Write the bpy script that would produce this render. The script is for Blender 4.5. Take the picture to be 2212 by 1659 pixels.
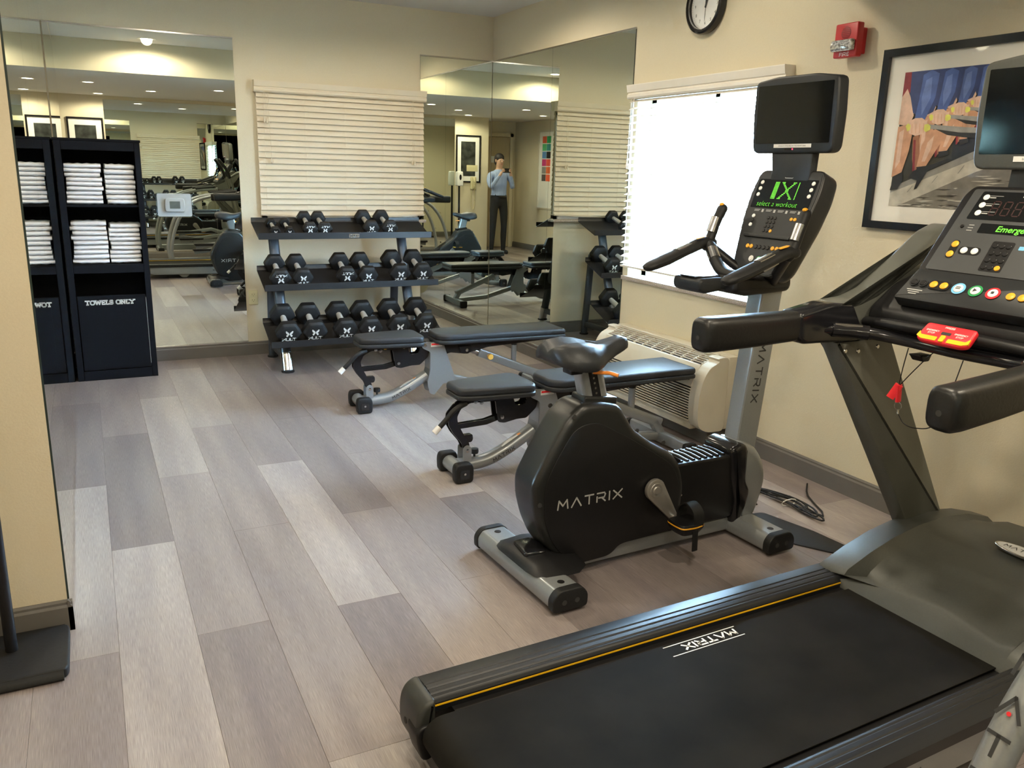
import bpy, bmesh, math, random
from mathutils import Matrix, Vector
random.seed(7)
PI = math.pi
S = bpy.context.scene
for o in list(bpy.data.objects): bpy.data.objects.remove(o)
COL = S.collection

# ------------------------------------------------------------------ room numbers (metres)
XR, YB, XL = 3.164, 6.708, -0.165      # right wall, back wall, left mirror wall
ZC, ZL, YS = 2.703, 2.385, 3.06        # raised ceiling, lowered ceiling, soffit face
YR = -0.75                             # rear wall
XH, YD = -1.30, -1.65                  # hall wall, door recess

# ------------------------------------------------------------------ camera
cam_d = bpy.data.cameras.new('camera'); cam = bpy.data.objects.new('camera', cam_d); COL.objects.link(cam)
yaw, pitch, roll, fpx = 0.47201795559, -0.2515685114, 0.0269674682, 1791.494
f0 = Vector((math.sin(yaw), math.cos(yaw), 0)); r0 = Vector((math.cos(yaw), -math.sin(yaw), 0)); u0 = Vector((0, 0, 1))
fw = f0*math.cos(pitch) + u0*math.sin(pitch); up = -f0*math.sin(pitch) + u0*math.cos(pitch)
rt = r0*math.cos(roll) + up*math.sin(roll); up2 = -r0*math.sin(roll) + up*math.cos(roll)
cam.matrix_world = Matrix(((rt.x, up2.x, -fw.x, 0), (rt.y, up2.y, -fw.y, 0), (rt.z, up2.z, -fw.z, 1.475), (0, 0, 0, 1)))
cam_d.sensor_width = 36; cam_d.lens = fpx/2212*36; cam_d.clip_start = 0.02
S.camera = cam

# ------------------------------------------------------------------ sky, exposure, lamps
W = bpy.data.worlds.new('sky'); S.world = W; W.use_nodes = True
bg = W.node_tree.nodes['Background']; bg.inputs[0].default_value = (0.48, 0.73, 1.0, 1); bg.inputs[1].default_value = 42.0
S.view_settings.view_transform = 'Standard'; S.view_settings.look = 'None'; S.view_settings.gamma = 1
S.view_settings.exposure = 1.08; S.view_settings.use_curve_mapping = False
CAN_W = 27.0; CAN_COL = (1.0, 0.87, 0.66)
CANS = [(0.72, 3.44, ZC), (2.27, 3.46, ZC), (0.72, 5.25, ZC), (2.27, 5.25, ZC), (0.16, 1.58, ZL), (1.68, 1.50, ZL), (0.92, 0.72, ZL), (2.45, 0.70, ZL), (-0.70, 0.55, ZL), (0.30, -0.30, ZL)]

# ------------------------------------------------------------------ materials
def M(name, col, rough=0.5, metal=0.0, var=0.06, scale=12.0, bump=0.0, spec=0.5, emit=0.0, coat=0.0, alpha=None, stretch=(1, 1, 1)):
    m = bpy.data.materials.new(name); m.use_nodes = True; nt = m.node_tree; b = nt.nodes['Principled BSDF']
    b.inputs['Roughness'].default_value = rough; b.inputs['Metallic'].default_value = metal
    b.inputs['Specular IOR Level'].default_value = spec; b.inputs['Coat Weight'].default_value = coat
    tc = nt.nodes.new('ShaderNodeTexCoord'); mp = nt.nodes.new('ShaderNodeMapping'); nz = nt.nodes.new('ShaderNodeTexNoise')
    mp.inputs['Scale'].default_value = stretch; nz.inputs['Scale'].default_value = scale; nz.inputs['Detail'].default_value = 4
    nt.links.new(tc.outputs['Object'], mp.inputs[0]); nt.links.new(mp.outputs[0], nz.inputs[0])
    rp = nt.nodes.new('ShaderNodeValToRGB')
    rp.color_ramp.elements[0].position = .3; rp.color_ramp.elements[1].position = .7
    rp.color_ramp.elements[0].color = (*[c*(1-var) for c in col], 1); rp.color_ramp.elements[1].color = (*[min(1, c*(1+var)) for c in col], 1)
    nt.links.new(nz.outputs[0], rp.inputs[0]); nt.links.new(rp.outputs[0], b.inputs['Base Color'])
    if bump:
        bp = nt.nodes.new('ShaderNodeBump'); bp.inputs['Strength'].default_value = bump; bp.inputs['Distance'].default_value = .002
        nt.links.new(nz.outputs[0], bp.inputs['Height']); nt.links.new(bp.outputs[0], b.inputs['Normal'])
    if emit:
        b.inputs['Emission Color'].default_value = (*col, 1); b.inputs['Emission Strength'].default_value = emit
    if alpha is not None: b.inputs['Alpha'].default_value = alpha
    return m
m_wall = M('wall_paint', (0.66, 0.585, 0.425), 0.75, var=.02, scale=180, bump=.25)
m_ceil = M('ceiling_paint', (0.66, 0.64, 0.60), 0.8, var=.02, scale=120, bump=.2)
m_base = M('baseboard_vinyl', (0.135, 0.126, 0.112), 0.5, var=.04)
m_blind = M('blind_cream', (0.68, 0.59, 0.435), 0.45, var=.02)
m_blind2 = M('blind_white', (0.80, 0.76, 0.68), 0.5, var=.02)
m_black = M('black_plastic', (0.008, 0.008, 0.009), 0.42, var=.1, scale=60, spec=.35)
m_blackg = M('gloss_black_plastic', (0.010, 0.010, 0.012), 0.16, var=.1)
m_rub = M('rubber_black', (0.010, 0.0105, 0.011), 0.55, spec=.35, var=.15, scale=90, bump=.15)
m_panel = M('console_face_dark', (0.016, 0.018, 0.020), 0.45, var=.1, spec=.35)
m_shell = M('bike_shell_black', (0.014, 0.015, 0.015), 0.36, var=.1, spec=.45)
m_grip = M('grip_black_vinyl', (0.009, 0.009, 0.009), 0.38, var=.15, scale=120, bump=.2, spec=.4)
m_screen = M('screen_glass_black', (0.006, 0.007, 0.008), 0.08, var=.1)
m_vinyl = M('upholstery_vinyl', (0.026, 0.029, 0.033), 0.42, spec=.32, var=.06, scale=250, bump=.2)
m_silver = M('silver_paint', (0.30, 0.32, 0.33), 0.32, 0.45, var=.03, scale=200, coat=.2)
m_cap = M('end_cap_dark', (0.030, 0.032, 0.029), 0.42, var=.08)
m_shoulder = M('shoulder_grey_plastic', (0.12, 0.125, 0.11), 0.30, 0.15, var=.04)
m_grey = M('bronze_grey_paint', (0.125, 0.128, 0.112), 0.42, 0.15, var=.05, scale=200)
m_greys = M('bronze_grey_plastic', (0.066, 0.069, 0.062), 0.45, 0.1, var=.05, scale=150)
m_steel = M('steel', (0.55, 0.55, 0.55), 0.2, 1.0, var=.04)
m_chrome = M('chrome', (0.75, 0.75, 0.76), 0.08, 1.0, var=.02)
m_handle = M('satin_chrome_handle', (0.62, 0.61, 0.58), 0.38, 0.45, var=.03)
m_crank = M('cast_aluminium', (0.42, 0.40, 0.37), 0.4, 0.6, var=.06)
m_rackleg = M('rack_slate_paint', (0.075, 0.085, 0.100), 0.35, 0.4, var=.05)
m_rackblk = M('rack_black_paint', (0.010, 0.010, 0.011), 0.38, var=.1, scale=150, bump=.1)
m_cab = M('cabinet_black_laminate', (0.0035, 0.0043, 0.0065), 0.6, var=.1, scale=60, spec=.12)
m_towel = M('towel_cotton', (0.93, 0.93, 0.95), 0.95, var=.03, scale=400, bump=.8)
m_white = M('white_plastic', (0.78, 0.77, 0.74), 0.4, var=.02)
m_whiteprint = M('white_print', (0.80, 0.80, 0.78), 0.6, var=.02)
m_greyprint = M('grey_print', (0.42, 0.42, 0.41), 0.5, var=.02)
m_darkprint = M('dark_print', (0.030, 0.032, 0.035), 0.5, var=.02)
m_cream = M('appliance_cream', (0.62, 0.57, 0.46), 0.42, var=.02)
m_creamd = M('appliance_dark_slot', (0.03, 0.03, 0.03), 0.8)
m_red = M('alarm_red', (0.50, 0.018, 0.022), 0.35, var=.05)
m_redl = M('red_plastic', (0.78, 0.02, 0.03), 0.4, var=.03)
m_yel = M('yellow_plastic', (0.90, 0.50, 0.01), 0.4, var=.03)
m_amb = M('amber_button', (0.85, 0.40, 0.02), 0.4, var=.03)
m_org = M('orange_lever', (0.85, 0.28, 0.04), 0.45, var=.03)
m_blue = M('blue_button_ring', (0.18, 0.50, 0.80), 0.4, var=.03)
m_green = M('green_button_ring', (0.02, 0.28, 0.08), 0.4, var=.03)
m_knob = M('yellow_knob', (0.90, 0.52, 0.10), 0.4, var=.03)
m_led = M('green_led', (0.13, 0.72, 0.04), 0.5, emit=.26)
m_ledd = M('dim_digit', (0.035, 0.012, 0.012), 0.4)
m_redled = M('red_led', (0.9, 0.02, 0.05), 0.5, emit=3.0)
m_mat = M('mat_board_white', (0.88, 0.86, 0.80), 0.25, var=.01)
m_granite = M('granite_sill', (0.42, 0.36, 0.31), 0.35, var=.45, scale=160)
m_skin = M('skin', (0.50, 0.30, 0.20), 0.55, var=.04)
m_shirt = M('striped_blue_shirt', (0.30, 0.38, 0.58), 0.85, var=.15, scale=60, stretch=(1, 1, .02))
m_trou = M('black_trousers', (0.010, 0.010, 0.012), 0.85)
m_hair = M('dark_hair', (0.012, 0.009, 0.008), 0.6)
m_door = M('door_wood_paint', (0.46, 0.37, 0.22), 0.5, var=.05, scale=6, stretch=(8, 8, .6))
m_pave = M('car_park_asphalt', (0.30, 0.30, 0.30), 0.9, var=.1)
m_lens = M('lamp_diffuser', (1.0, 0.90, 0.72), 0.4, emit=14.0)
m_ivory = M('ivory_plastic', (0.66, 0.60, 0.36), 0.4)
m_label = M('sticker_white', (0.70, 0.70, 0.68), 0.5)

def mirror_mat():
    m = bpy.data.materials.new('mirror_silver'); m.use_nodes = True; b = m.node_tree.nodes['Principled BSDF']
    b.inputs['Metallic'].default_value = 1; b.inputs['Roughness'].default_value = 0.0
    nt = m.node_tree; nz = nt.nodes.new('ShaderNodeTexNoise'); nz.inputs['Scale'].default_value = .7
    rp = nt.nodes.new('ShaderNodeValToRGB'); rp.color_ramp.elements[0].color = (0.80, 0.85, 0.79, 1); rp.color_ramp.elements[1].color = (0.83, 0.875, 0.82, 1)
    nt.links.new(nz.outputs[0], rp.inputs[0]); nt.links.new(rp.outputs[0], b.inputs['Base Color'])
    return m
m_mirror = mirror_mat(); m_mirredge = M('mirror_edge', (0.02, 0.035, 0.03), 0.3)
def glass_mat(name, tint, gl):
    m = bpy.data.materials.new(name); m.use_nodes = True; nt = m.node_tree; nt.nodes.clear()
    o = nt.nodes.new('ShaderNodeOutputMaterial'); mx = nt.nodes.new('ShaderNodeMixShader'); t = nt.nodes.new('ShaderNodeBsdfTransparent'); g = nt.nodes.new('ShaderNodeBsdfGlossy')
    t.inputs[0].default_value = (*tint, 1); g.inputs['Roughness'].default_value = .03; mx.inputs[0].default_value = gl
    nt.links.new(t.outputs[0], mx.inputs[1]); nt.links.new(g.outputs[0], mx.inputs[2]); nt.links.new(mx.outputs[0], o.inputs[0]); return m
m_pane = glass_mat('window_glass', (.95, .97, .98), .05); m_clear = glass_mat('clear_acrylic', (.85, .9, .92), .10)
m_picglass = glass_mat('picture_glass', (1, 1, 1), .04)
def plank_mat():
    m = bpy.data.materials.new('vinyl_plank'); m.use_nodes = True; nt = m.node_tree; b = nt.nodes['Principled BSDF']; N = nt.nodes.new; L = nt.links.new
    tc = N('ShaderNodeTexCoord'); mp = N('ShaderNodeMapping'); mp.inputs['Scale'].default_value = (620, 16, 1)
    n1 = N('ShaderNodeTexNoise'); n1.inputs['Scale'].default_value = 1; n1.inputs['Detail'].default_value = 3
    L(tc.outputs['Object'], mp.inputs[0]); L(mp.outputs[0], n1.inputs[0])
    mp2 = N('ShaderNodeMapping'); mp2.inputs['Scale'].default_value = (9, .8, 1); n2 = N('ShaderNodeTexNoise'); n2.inputs['Scale'].default_value = 1; n2.inputs['Detail'].default_value = 2
    oi = N('ShaderNodeObjectInfo'); ad = N('ShaderNodeVectorMath'); ad.operation = 'ADD'
    L(tc.outputs['Object'], ad.inputs[0]); L(oi.outputs['Location'], ad.inputs[1]); L(ad.outputs[0], mp2.inputs[0]); L(mp2.outputs[0], n2.inputs[0])
    r1 = N('ShaderNodeValToRGB'); e = r1.color_ramp.elements; e[0].position = .36; e[1].position = .66
    e[0].color = (.80, .80, .81, 1); e[1].color = (1.16, 1.16, 1.15, 1); L(n1.outputs[0], r1.inputs[0])
    r2 = N('ShaderNodeValToRGB'); e = r2.color_ramp.elements; e[0].position = .35; e[1].position = .65
    e[0].color = (.86, .84, .86, 1); e[1].color = (1.12, 1.11, 1.08, 1); L(n2.outputs[0], r2.inputs[0])
    x1 = N('ShaderNodeMix'); x1.data_type = 'RGBA'; x1.blend_type = 'MULTIPLY'; x1.inputs[0].default_value = 1
    x2 = N('ShaderNodeMix'); x2.data_type = 'RGBA'; x2.blend_type = 'MULTIPLY'; x2.inputs[0].default_value = 1
    L(oi.outputs['Color'], x1.inputs[6]); L(r1.outputs[0], x1.inputs[7]); L(x1.outputs[2], x2.inputs[6]); L(r2.outputs[0], x2.inputs[7]); L(x2.outputs[2], b.inputs['Base Color'])
    b.inputs['Roughness'].default_value = .40; b.inputs['Specular IOR Level'].default_value = .45
    bp = N('ShaderNodeBump'); bp.inputs['Strength'].default_value = .25; bp.inputs['Distance'].default_value = .001; L(n1.outputs[0], bp.inputs['Height']); L(bp.outputs[0], b.inputs['Normal'])
    return m
m_plank = plank_mat()
def belt_mat():
    m = M('belt_rubber', (0.012, 0.0115, 0.010), 0.85, var=.25, scale=7, bump=.1, spec=.12); return m
m_belt = belt_mat()

# ------------------------------------------------------------------ mesh builder
def rnd(pts, r, n=3):
    out = []; k = len(pts)
    for i in range(k):
        p = Vector(pts[i]); a = Vector(pts[i-1]); b = Vector(pts[(i+1) % k])
        da = (a-p); db = (b-p); ra = min(r, da.length*.45); rb = min(r, db.length*.45)
        A = p+da.normalized()*ra; B = p+db.normalized()*rb
        for j in range(n+1):
            t = j/n; q = A*(1-t)**2 + p*2*t*(1-t) + B*t*t; out.append((q.x, q.y))
    return out
def inset(pts, d):
    k = len(pts); ar = sum(pts[i-1][0]*pts[i][1]-pts[i][0]*pts[i-1][1] for i in range(k)); sg = 1 if ar > 0 else -1
    out = []
    for i in range(k):
        p = Vector(pts[i]); a = Vector(pts[i-1]); b = Vector(pts[(i+1) % k])
        e1 = (p-a); e2 = (b-p)
        if e1.length < 1e-7 or e2.length < 1e-7: out.append(tuple(p)); continue
        e1.normalize(); e2.normalize(); n1 = Vector((-e1.y, e1.x)); n2 = Vector((-e2.y, e2.x)); nn = n1+n2
        if nn.length < 1e-6: out.append(tuple(p)); continue
        nn.normalize(); c = max(.5, nn.dot(n1)); q = p+nn*(sg*d/c); out.append((q.x, q.y))
    return out
def rect(w, h, r=0, n=3, cx=0, cy=0):
    p = [(cx-w/2, cy-h/2), (cx+w/2, cy-h/2), (cx+w/2, cy+h/2), (cx-w/2, cy+h/2)]
    return rnd(p, r, n) if r else p
def circ(r, n=16, cx=0, cy=0): return [(cx+r*math.cos(2*PI*i/n), cy+r*math.sin(2*PI*i/n)) for i in range(n)]
def cr(pts, n=6):
    P = [Vector(p) for p in pts]; P = [P[0]*2-P[1]] + P + [P[-1]*2-P[-2]]; out = []
    for i in range(1, len(P)-2):
        for j in range(n):
            t = j/n; a, b, c, d = P[i-1:i+3]
            out.append(.5*((2*b)+(c-a)*t+(2*a-5*b+4*c-d)*t*t+(3*b-a-3*c+d)*t**3))
    out.append(P[-2]); return out
def cr1(vals, n=6): return [v.x for v in cr([(v, 0, 0) for v in vals], n)]
class MB:
    def __init__(s): s.v = []; s.f = []; s.mi = []; s.ms = []; s.T = Matrix.Identity(4)
    def add(s, vs, fs, m=None):
        if m not in s.ms: s.ms.append(m)
        k = s.ms.index(m); o = len(s.v)
        s.v += [tuple(s.T @ Vector(v)) for v in vs]; s.f += [tuple(i+o for i in f) for f in fs]; s.mi += [k]*len(fs); return s
    def box(s, c, d, m=None):
        x, y, z = c; a, b, e = d[0]/2, d[1]/2, d[2]/2
        vs = [(x+i*a, y+j*b, z+k*e) for i in (-1, 1) for j in (-1, 1) for k in (-1, 1)]
        return s.add(vs, [(0, 1, 3, 2), (4, 6, 7, 5), (0, 4, 5, 1), (2, 3, 7, 6), (0, 2, 6, 4), (1, 5, 7, 3)], m)
    def bb(s, x0, x1, y0, y1, z0, z1, m=None): return s.box(((x0+x1)/2, (y0+y1)/2, (z0+z1)/2), (x1-x0, y1-y0, z1-z0), m)
    def rings(s, R, m=None, caps=True, closed=True):
        k = len(R[0]); vs = [p for r in R for p in r]; fs = []
        for i in range(len(R)-1):
            for j in range(k if closed else k-1):
                a = i*k+j; b = i*k+(j+1) % k; fs.append((a, b, b+k, a+k))
        if caps: fs.append(tuple(range(k))[::-1]); fs.append(tuple(range((len(R)-1)*k, len(R)*k)))
        return s.add(vs, fs, m)
    def slab(s, o, a, b, axis='z', r=0.0, n=3, m=None, r2=None):
        if r2 is None: r2 = r
        prof = []
        if r: prof += [(a+r*(1-math.cos(t)), r*(1-math.sin(t))) for t in [k/n*PI/2 for k in range(n+1)]]
        else: prof += [(a, 0)]
        if r2: prof += [(b-r2*(1-math.cos(t)), r2*(1-math.sin(t))) for t in [PI/2-k/n*PI/2 for k in range(n+1)]]
        else: prof += [(b, 0)]
        R = []
        for w, d in prof:
            q = inset(o, d) if d > 1e-7 else o
            R.append([{'z': (u, v, w), 'y': (u, w, v), 'x': (w, u, v)}[axis] for u, v in q])
        return s.rings(R, m)
    def tube(s, pts, r, seg=10, h=None, p=2.0, up=(0, 0, 1), m=None, caps=True, round_end=False):
        P = [Vector(q) for q in pts]; k = len(P); U = Vector(up); R = []
        rl = r if isinstance(r, (list, tuple)) else [r]*k; hl = (h if isinstance(h, (list, tuple)) else [h]*k) if h is not None else rl
        if round_end:
            def ext(p0, p1, ra, ha):
                d = (p0-p1).normalized(); return [(p0+d*ra*.9, ra*.35, ha*.35), (p0+d*ra*.65, ra*.75, ha*.75)]
            e0 = ext(P[0], P[1], rl[0], hl[0]); e1 = ext(P[-1], P[-2], rl[-1], hl[-1])[::-1]
            P = [e[0] for e in e0]+P+[e[0] for e in e1]; rl = [e[1] for e in e0]+list(rl)+[e[1] for e in e1]; hl = [e[2] for e in e0]+list(hl)+[e[2] for e in e1]; k = len(P)
        for i in range(k):
            t = (P[min(i+1, k-1)]-P[max(i-1, 0)]).normalized(); sd = t.cross(U)
            if sd.length < 1e-3: sd = t.cross(Vector((1, 0, 0)))
            sd.normalize(); nn = sd.cross(t)
            ring = []
            for j in range(seg):
                a = 2*PI*(j+.5)/seg; c, q = math.cos(a), math.sin(a)
                c = math.copysign(abs(c)**(2/p), c); q = math.copysign(abs(q)**(2/p), q)
                ring.append(P[i]+sd*c*rl[i]+nn*q*hl[i])
            R.append(ring)
        return s.rings(R, m, caps)
    def lathe(s, prof, c=(0, 0, 0), axis='z', seg=20, m=None, loop=False):
        R = []
        if loop: prof = list(prof)+[prof[0]]
        for r, w in prof:
            ring = []
            for j in range(seg):
                a = 2*PI*j/seg; u, v = r*math.cos(a), r*math.sin(a)
                q = {'z': (u, v, w), 'y': (u, w, v), 'x': (w, u, v)}[axis]; ring.append((q[0]+c[0], q[1]+c[1], q[2]+c[2]))
            R.append(ring)
        return s.rings(R, m, caps=not loop)
    def ell(s, c, r, m=None, seg=14, n=8):
        return s.add(*(lambda R: ([p for q in R for p in q], [(i*seg+j, i*seg+(j+1) % seg, (i+1)*seg+(j+1) % seg, (i+1)*seg+j) for i in range(len(R)-1) for j in range(seg)]+[tuple(range(seg))[::-1], tuple(range((len(R)-1)*seg, len(R)*seg))]))(
            [[(c[0]+r[0]*math.sin(t)*math.cos(2*PI*j/seg), c[1]+r[1]*math.sin(t)*math.sin(2*PI*j/seg), c[2]-r[2]*math.cos(t)) for j in range(seg)] for t in [PI*(.06+.88*i/n) for i in range(n+1)]]), m)
    def build(s, name, mat, parent=None, bevel=0.0, seg=2, smooth=True, ang=38):
        me = bpy.data.meshes.new(name); me.from_pydata(s.v, [], s.f)
        for q in s.ms: me.materials.append(q or mat)
        me.polygons.foreach_set('material_index', s.mi)
        bm = bmesh.new(); bm.from_mesh(me); bmesh.ops.recalc_face_normals(bm, faces=bm.faces)
        if bevel:
            es = [e for e in bm.edges if len(e.link_faces) == 2 and e.calc_face_angle(0) > math.radians(40)]
            bmesh.ops.bevel(bm, geom=es, offset=bevel, offset_type='OFFSET', segments=seg, profile=.5, affect='EDGES', clamp_overlap=True)
        if smooth:
            for f in bm.faces: f.smooth = True
            for e in bm.edges: e.smooth = not (len(e.link_faces) == 2 and e.calc_face_angle(0) > math.radians(ang))
        bm.to_mesh(me); bm.free()
        o = bpy.data.objects.new(name, me); COL.objects.link(o)
        if parent: o.parent = parent
        return o
def thing(name, label, cat, loc=(0, 0, 0), rz=0, group=None):
    o = bpy.data.objects.new(name, None); o.empty_display_size = .05; COL.objects.link(o); o.location = loc; o.rotation_euler = (0, 0, rz)
    o['label'] = label; o['category'] = cat
    if group: o['group'] = group
    return o
def tag(o, label, cat, group=None):
    o['label'] = label; o['category'] = cat
    if group: o['group'] = group
    return o
def struct(o): o['kind'] = 'structure'; return o
def relabel(o, s): o['label'] = s; return o
def copy_tree(o, parent=None):
    c = o.copy(); COL.objects.link(c); c.parent = parent
    for ch in [x for x in bpy.data.objects if x.parent == o]: copy_tree(ch, c)
    return c
def frame(o, right, up):
    R = Vector(right).normalized(); U = Vector(up).normalized(); Nn = R.cross(U).normalized(); U = Nn.cross(R)
    return Matrix(((R.x, U.x, Nn.x, o[0]), (R.y, U.y, Nn.y, o[1]), (R.z, U.z, Nn.z, o[2]), (0, 0, 0, 1)))

# ------------------------------------------------------------------ stroke lettering
LET = {'M': (1.15, [[(0, 0), (.12, 1), (.57, .35), (1.03, 1), (1.15, 0)]]), 'A': (1.1, [[(0, 0), (.55, 1), (1.1, 0)]]), 'T': (1.0, [[(0, 1), (1.0, 1)], [(.5, 1), (.5, 0)]]),
       'R': (1.0, [[(0, 0), (0, .62)], [(0, 1), (.85, 1), (.98, .8), (.85, .45), (.2, .45)], [(.55, .45), (1.0, 0)]]), 'I': (.1, [[(.05, 0), (.05, 1)]]), 'X': (1.05, [[(0, 0), (1.05, 1)], [(0, 1), (1.05, 0)]]),
       'O': (.95, [[(.25, 0), (.0, .25), (.0, .75), (.25, 1), (.7, 1), (.95, .75), (.95, .25), (.7, 0), (.25, 0)]]), 'W': (1.3, [[(0, 1), (.33, 0), (.65, .9), (.97, 0), (1.3, 1)]]),
       'E': (.78, [[(.78, .15), (.78, 0), (.12, 0), (.12, 1), (.78, 1), (.78, .85)], [(.12, .5), (.6, .5)]]), 'L': (.72, [[(.12, 1), (.12, 0), (.72, 0), (.72, .22)]]),
       'S': (.75, [[(.0, .22), (.05, 0), (.6, 0), (.75, .2), (.7, .45), (.08, .55), (.0, .78), (.15, 1), (.65, 1), (.72, .8)]]), 'N': (1.0, [[(.1, 0), (.1, 1), (.9, 0), (.9, 1)]]),
       'Y': (1.05, [[(0, 1), (.52, .5), (1.05, 1)], [(.52, .5), (.52, 0)]]), 'F': (.75, [[(.05, 0), (.05, 1), (.75, 1)], [(.05, .5), (.6, .5)]]), 'U': (.95, [[(0, 1), (0, .2), (.2, 0), (.75, 0), (.95, .2), (.95, 1)]]),
       'C': (.8, [[(.8, .85), (.65, 1), (.2, 1), (0, .8), (0, .2), (.2, 0), (.65, 0), (.8, .15)]]), 'P': (.75, [[(.05, 0), (.05, 1), (.6, 1), (.75, .75), (.6, .5), (.05, .5)]]), 'G': (.85, [[(.8, .85), (.6, 1), (.2, 1), (0, .8), (0, .2), (.2, 0), (.8, 0), (.8, .45), (.5, .45)]])}
SERIF = {'T': [(.5, 0)], 'W': [(0, 1), (1.3, 1)], 'L': [(.12, 1)], 'N': [(.1, 0), (.1, 1), (.9, 1)], 'Y': [(0, 1), (1.05, 1), (.52, 0)]}
def strokes(mb, txt, h, th, gap=.32, serif=False, m=None, xs=1.0, center=False, stack=None, skew=0, z=0.0):
    """flat lettering in the XY plane of mb.T; h = cap height, th = stroke width"""
    tot = sum((LET[c][0]*xs*h + gap*h) if c != ' ' else .6*h for c in txt) - gap*h
    x = -tot/2 if center else 0; y0 = 0
    for c in txt:
        if c == ' ': x += .6*h; continue
        w, pl = LET[c]
        if stack is not None: x = -w*xs*h/2
        P = [list(l) for l in pl]
        if serif:
            for sx, sy in SERIF.get(c, []): P.append([(sx-.22, sy), (sx+.22, sy)])
        for l in P:
            for (ax, ay), (bx, by) in zip(l, l[1:]):
                a = Vector((x+(ax*xs+skew*ay)*h, y0+ay*h)); b = Vector((x+(bx*xs+skew*by)*h, y0+by*h)); d = (b-a)
                if d.length < 1e-6: continue
                d.normalize(); nn = Vector((-d.y, d.x))*th/2; e = d*th*.35; a = a-e; b = b+e
                mb.add([(*(a-nn), z), (*(b-nn), z), (*(b+nn), z), (*(a+nn), z)], [(0, 1, 2, 3)], m)
        if stack is not None: y0 -= stack
        else: x += w*xs*h+gap*h
    return mb
def font(txt, size, T, mat, parent, name='lettering', shear=0.0, offset=0.0, align='LEFT'):
    cu = bpy.data.curves.new(name, 'FONT'); cu.body = txt; cu.size = size; cu.shear = shear; cu.offset = offset; cu.align_x = align; cu.resolution_u = 3
    t = bpy.data.objects.new('tmp', cu); me = bpy.data.meshes.new_from_object(t); bpy.data.objects.remove(t)
    me.materials.clear(); me.materials.append(mat); o = bpy.data.objects.new(name, me); COL.objects.link(o); o.parent = parent; o.matrix_local = T; return o
def butterfly(mb, s, m=None, z=0.0):
    for sg in (1, -1):
        mb.add([(sg*.02*s, -.05*s, z), (sg*.08*s, .22*s, z), (sg*.5*s, .62*s, z), (sg*.62*s, .5*s, z), (sg*.5*s, .12*s, z), (sg*.3*s, 0, z), (sg*.52*s, -.25*s, z), (sg*.42*s, -.5*s, z), (sg*.28*s, -.5*s, z)],
               [(0, 1, 2, 3, 4, 5), (0, 5, 6, 7, 8)], m)

# ================================================================== THE ROOM
fl = MB().bb(XH-.1, XR+.1, YD-.1, YB+.1, -.12, -.004).build('floor', m_base, smooth=False); struct(fl)
PX0, PW, PLn = -0.029, 0.2286, 1.524
light = (.345, .306, .288); mid = (.268, .230, .222); dark = (.212, .181, .179)
known = {(-1, 4.09): dark, (-1, 2.566): light, (-1, 1.042): mid, (0, 4.859): mid, (0, 3.335): dark, (0, 1.811): light, (0, .287): mid, (1, 5.614): mid, (1, 4.09): light, (1, 2.566): mid, (1, 1.042): dark,
         (2, 4.859): light, (2, 3.335): mid, (2, 1.811): mid, (2, .287): light, (3, 5.614): mid, (3, 4.09): mid, (3, 2.566): light, (3, 1.042): dark, (4, 4.859): dark, (4, 3.335): dark, (4, 1.811): mid, (5, 5.614): mid, (5, 4.09): mid, (5, 2.566): mid,
         (6, 4.859): mid, (6, 3.335): light, (6, 1.811): dark, (7, 4.09): light, (7, 2.566): mid, (8, 3.335): mid, (8, 1.811): dark}
for i in range(-6, 15):
    x0 = PX0+PW*i; x1 = x0+PW
    xa, xb = max(x0, XH), min(x1, XR)
    if xb-xa < .02: continue
    base = (3.335 if i % 2 == 0 else 2.566+.003)
    j = -4
    while base+j*PLn < YB:
        y0 = base+j*PLn; y1 = y0+PLn; j += 1
        ya, yb = max(y0, YD), min(y1, YB)
        if xa < XL-.13: yb = min(yb, 2.80)
        if yb-ya < .02: continue
        mb = MB(); g = .0002; t = .0005; cx, cy = (xa+xb)/2, (ya+yb)/2
        hx, hy = (xb-xa)/2-g, (yb-ya)/2-g
        mb.rings([[(-hx, -hy, -.005), (hx, -hy, -.005), (hx, hy, -.005), (-hx, hy, -.005)], [(-hx, -hy, -.001), (hx, -hy, -.001), (hx, hy, -.001), (-hx, hy, -.001)], [(-hx+t, -hy+t, 0), (hx-t, -hy+t, 0), (hx-t, hy-t, 0), (-hx+t, hy-t, 0)]])
        p = mb.build('plank', m_plank, fl, smooth=False); p.location = (cx, cy, 0)
        c = next((v for (a, b), v in known.items() if a == i and abs(b-y0) < .1), None) or random.choice([light, mid, mid, dark])
        k = random.uniform(.96, 1.04); p.color = (c[0]*k, c[1]*k, c[2]*k, 1)

# walls
mb = MB(); mb.bb(XH-.15, XR+.15, YB, YB+.15, 0, ZC+.2); struct(mb.build('wall_back', m_wall, smooth=False))
WY0, WY1, WZ0, WZ1 = 3.30, 4.56, 0.825, 1.96
mb = MB()
mb.bb(XR, XR+.18, YR-.1, WY0, 0, ZC+.2).bb(XR, XR+.18, WY1, YB, 0, ZC+.2).bb(XR, XR+.18, WY0, WY1, 0, WZ0).bb(XR, XR+.18, WY0, WY1, WZ1, ZC+.2)
struct(mb.build('wall_right', m_wall, smooth=False))
mb = MB(); mb.bb(XH-.15, XL, 2.78, YB, 0, ZC+.2); struct(mb.build('wall_left', m_wall, smooth=False))
mb = MB(); mb.bb(XH-.15, XH, YD-.1, 2.78, 0, ZL+.1); struct(mb.build('wall_hall', m_wall, smooth=False))
mb = MB(); mb.bb(-.15, XR, YR-.15, YR, 0, ZL+.1); mb.bb(-.30, -.15, YD, YR, 0, ZL+.1); struct(mb.build('wall_rear', m_wall, smooth=False))
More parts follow.
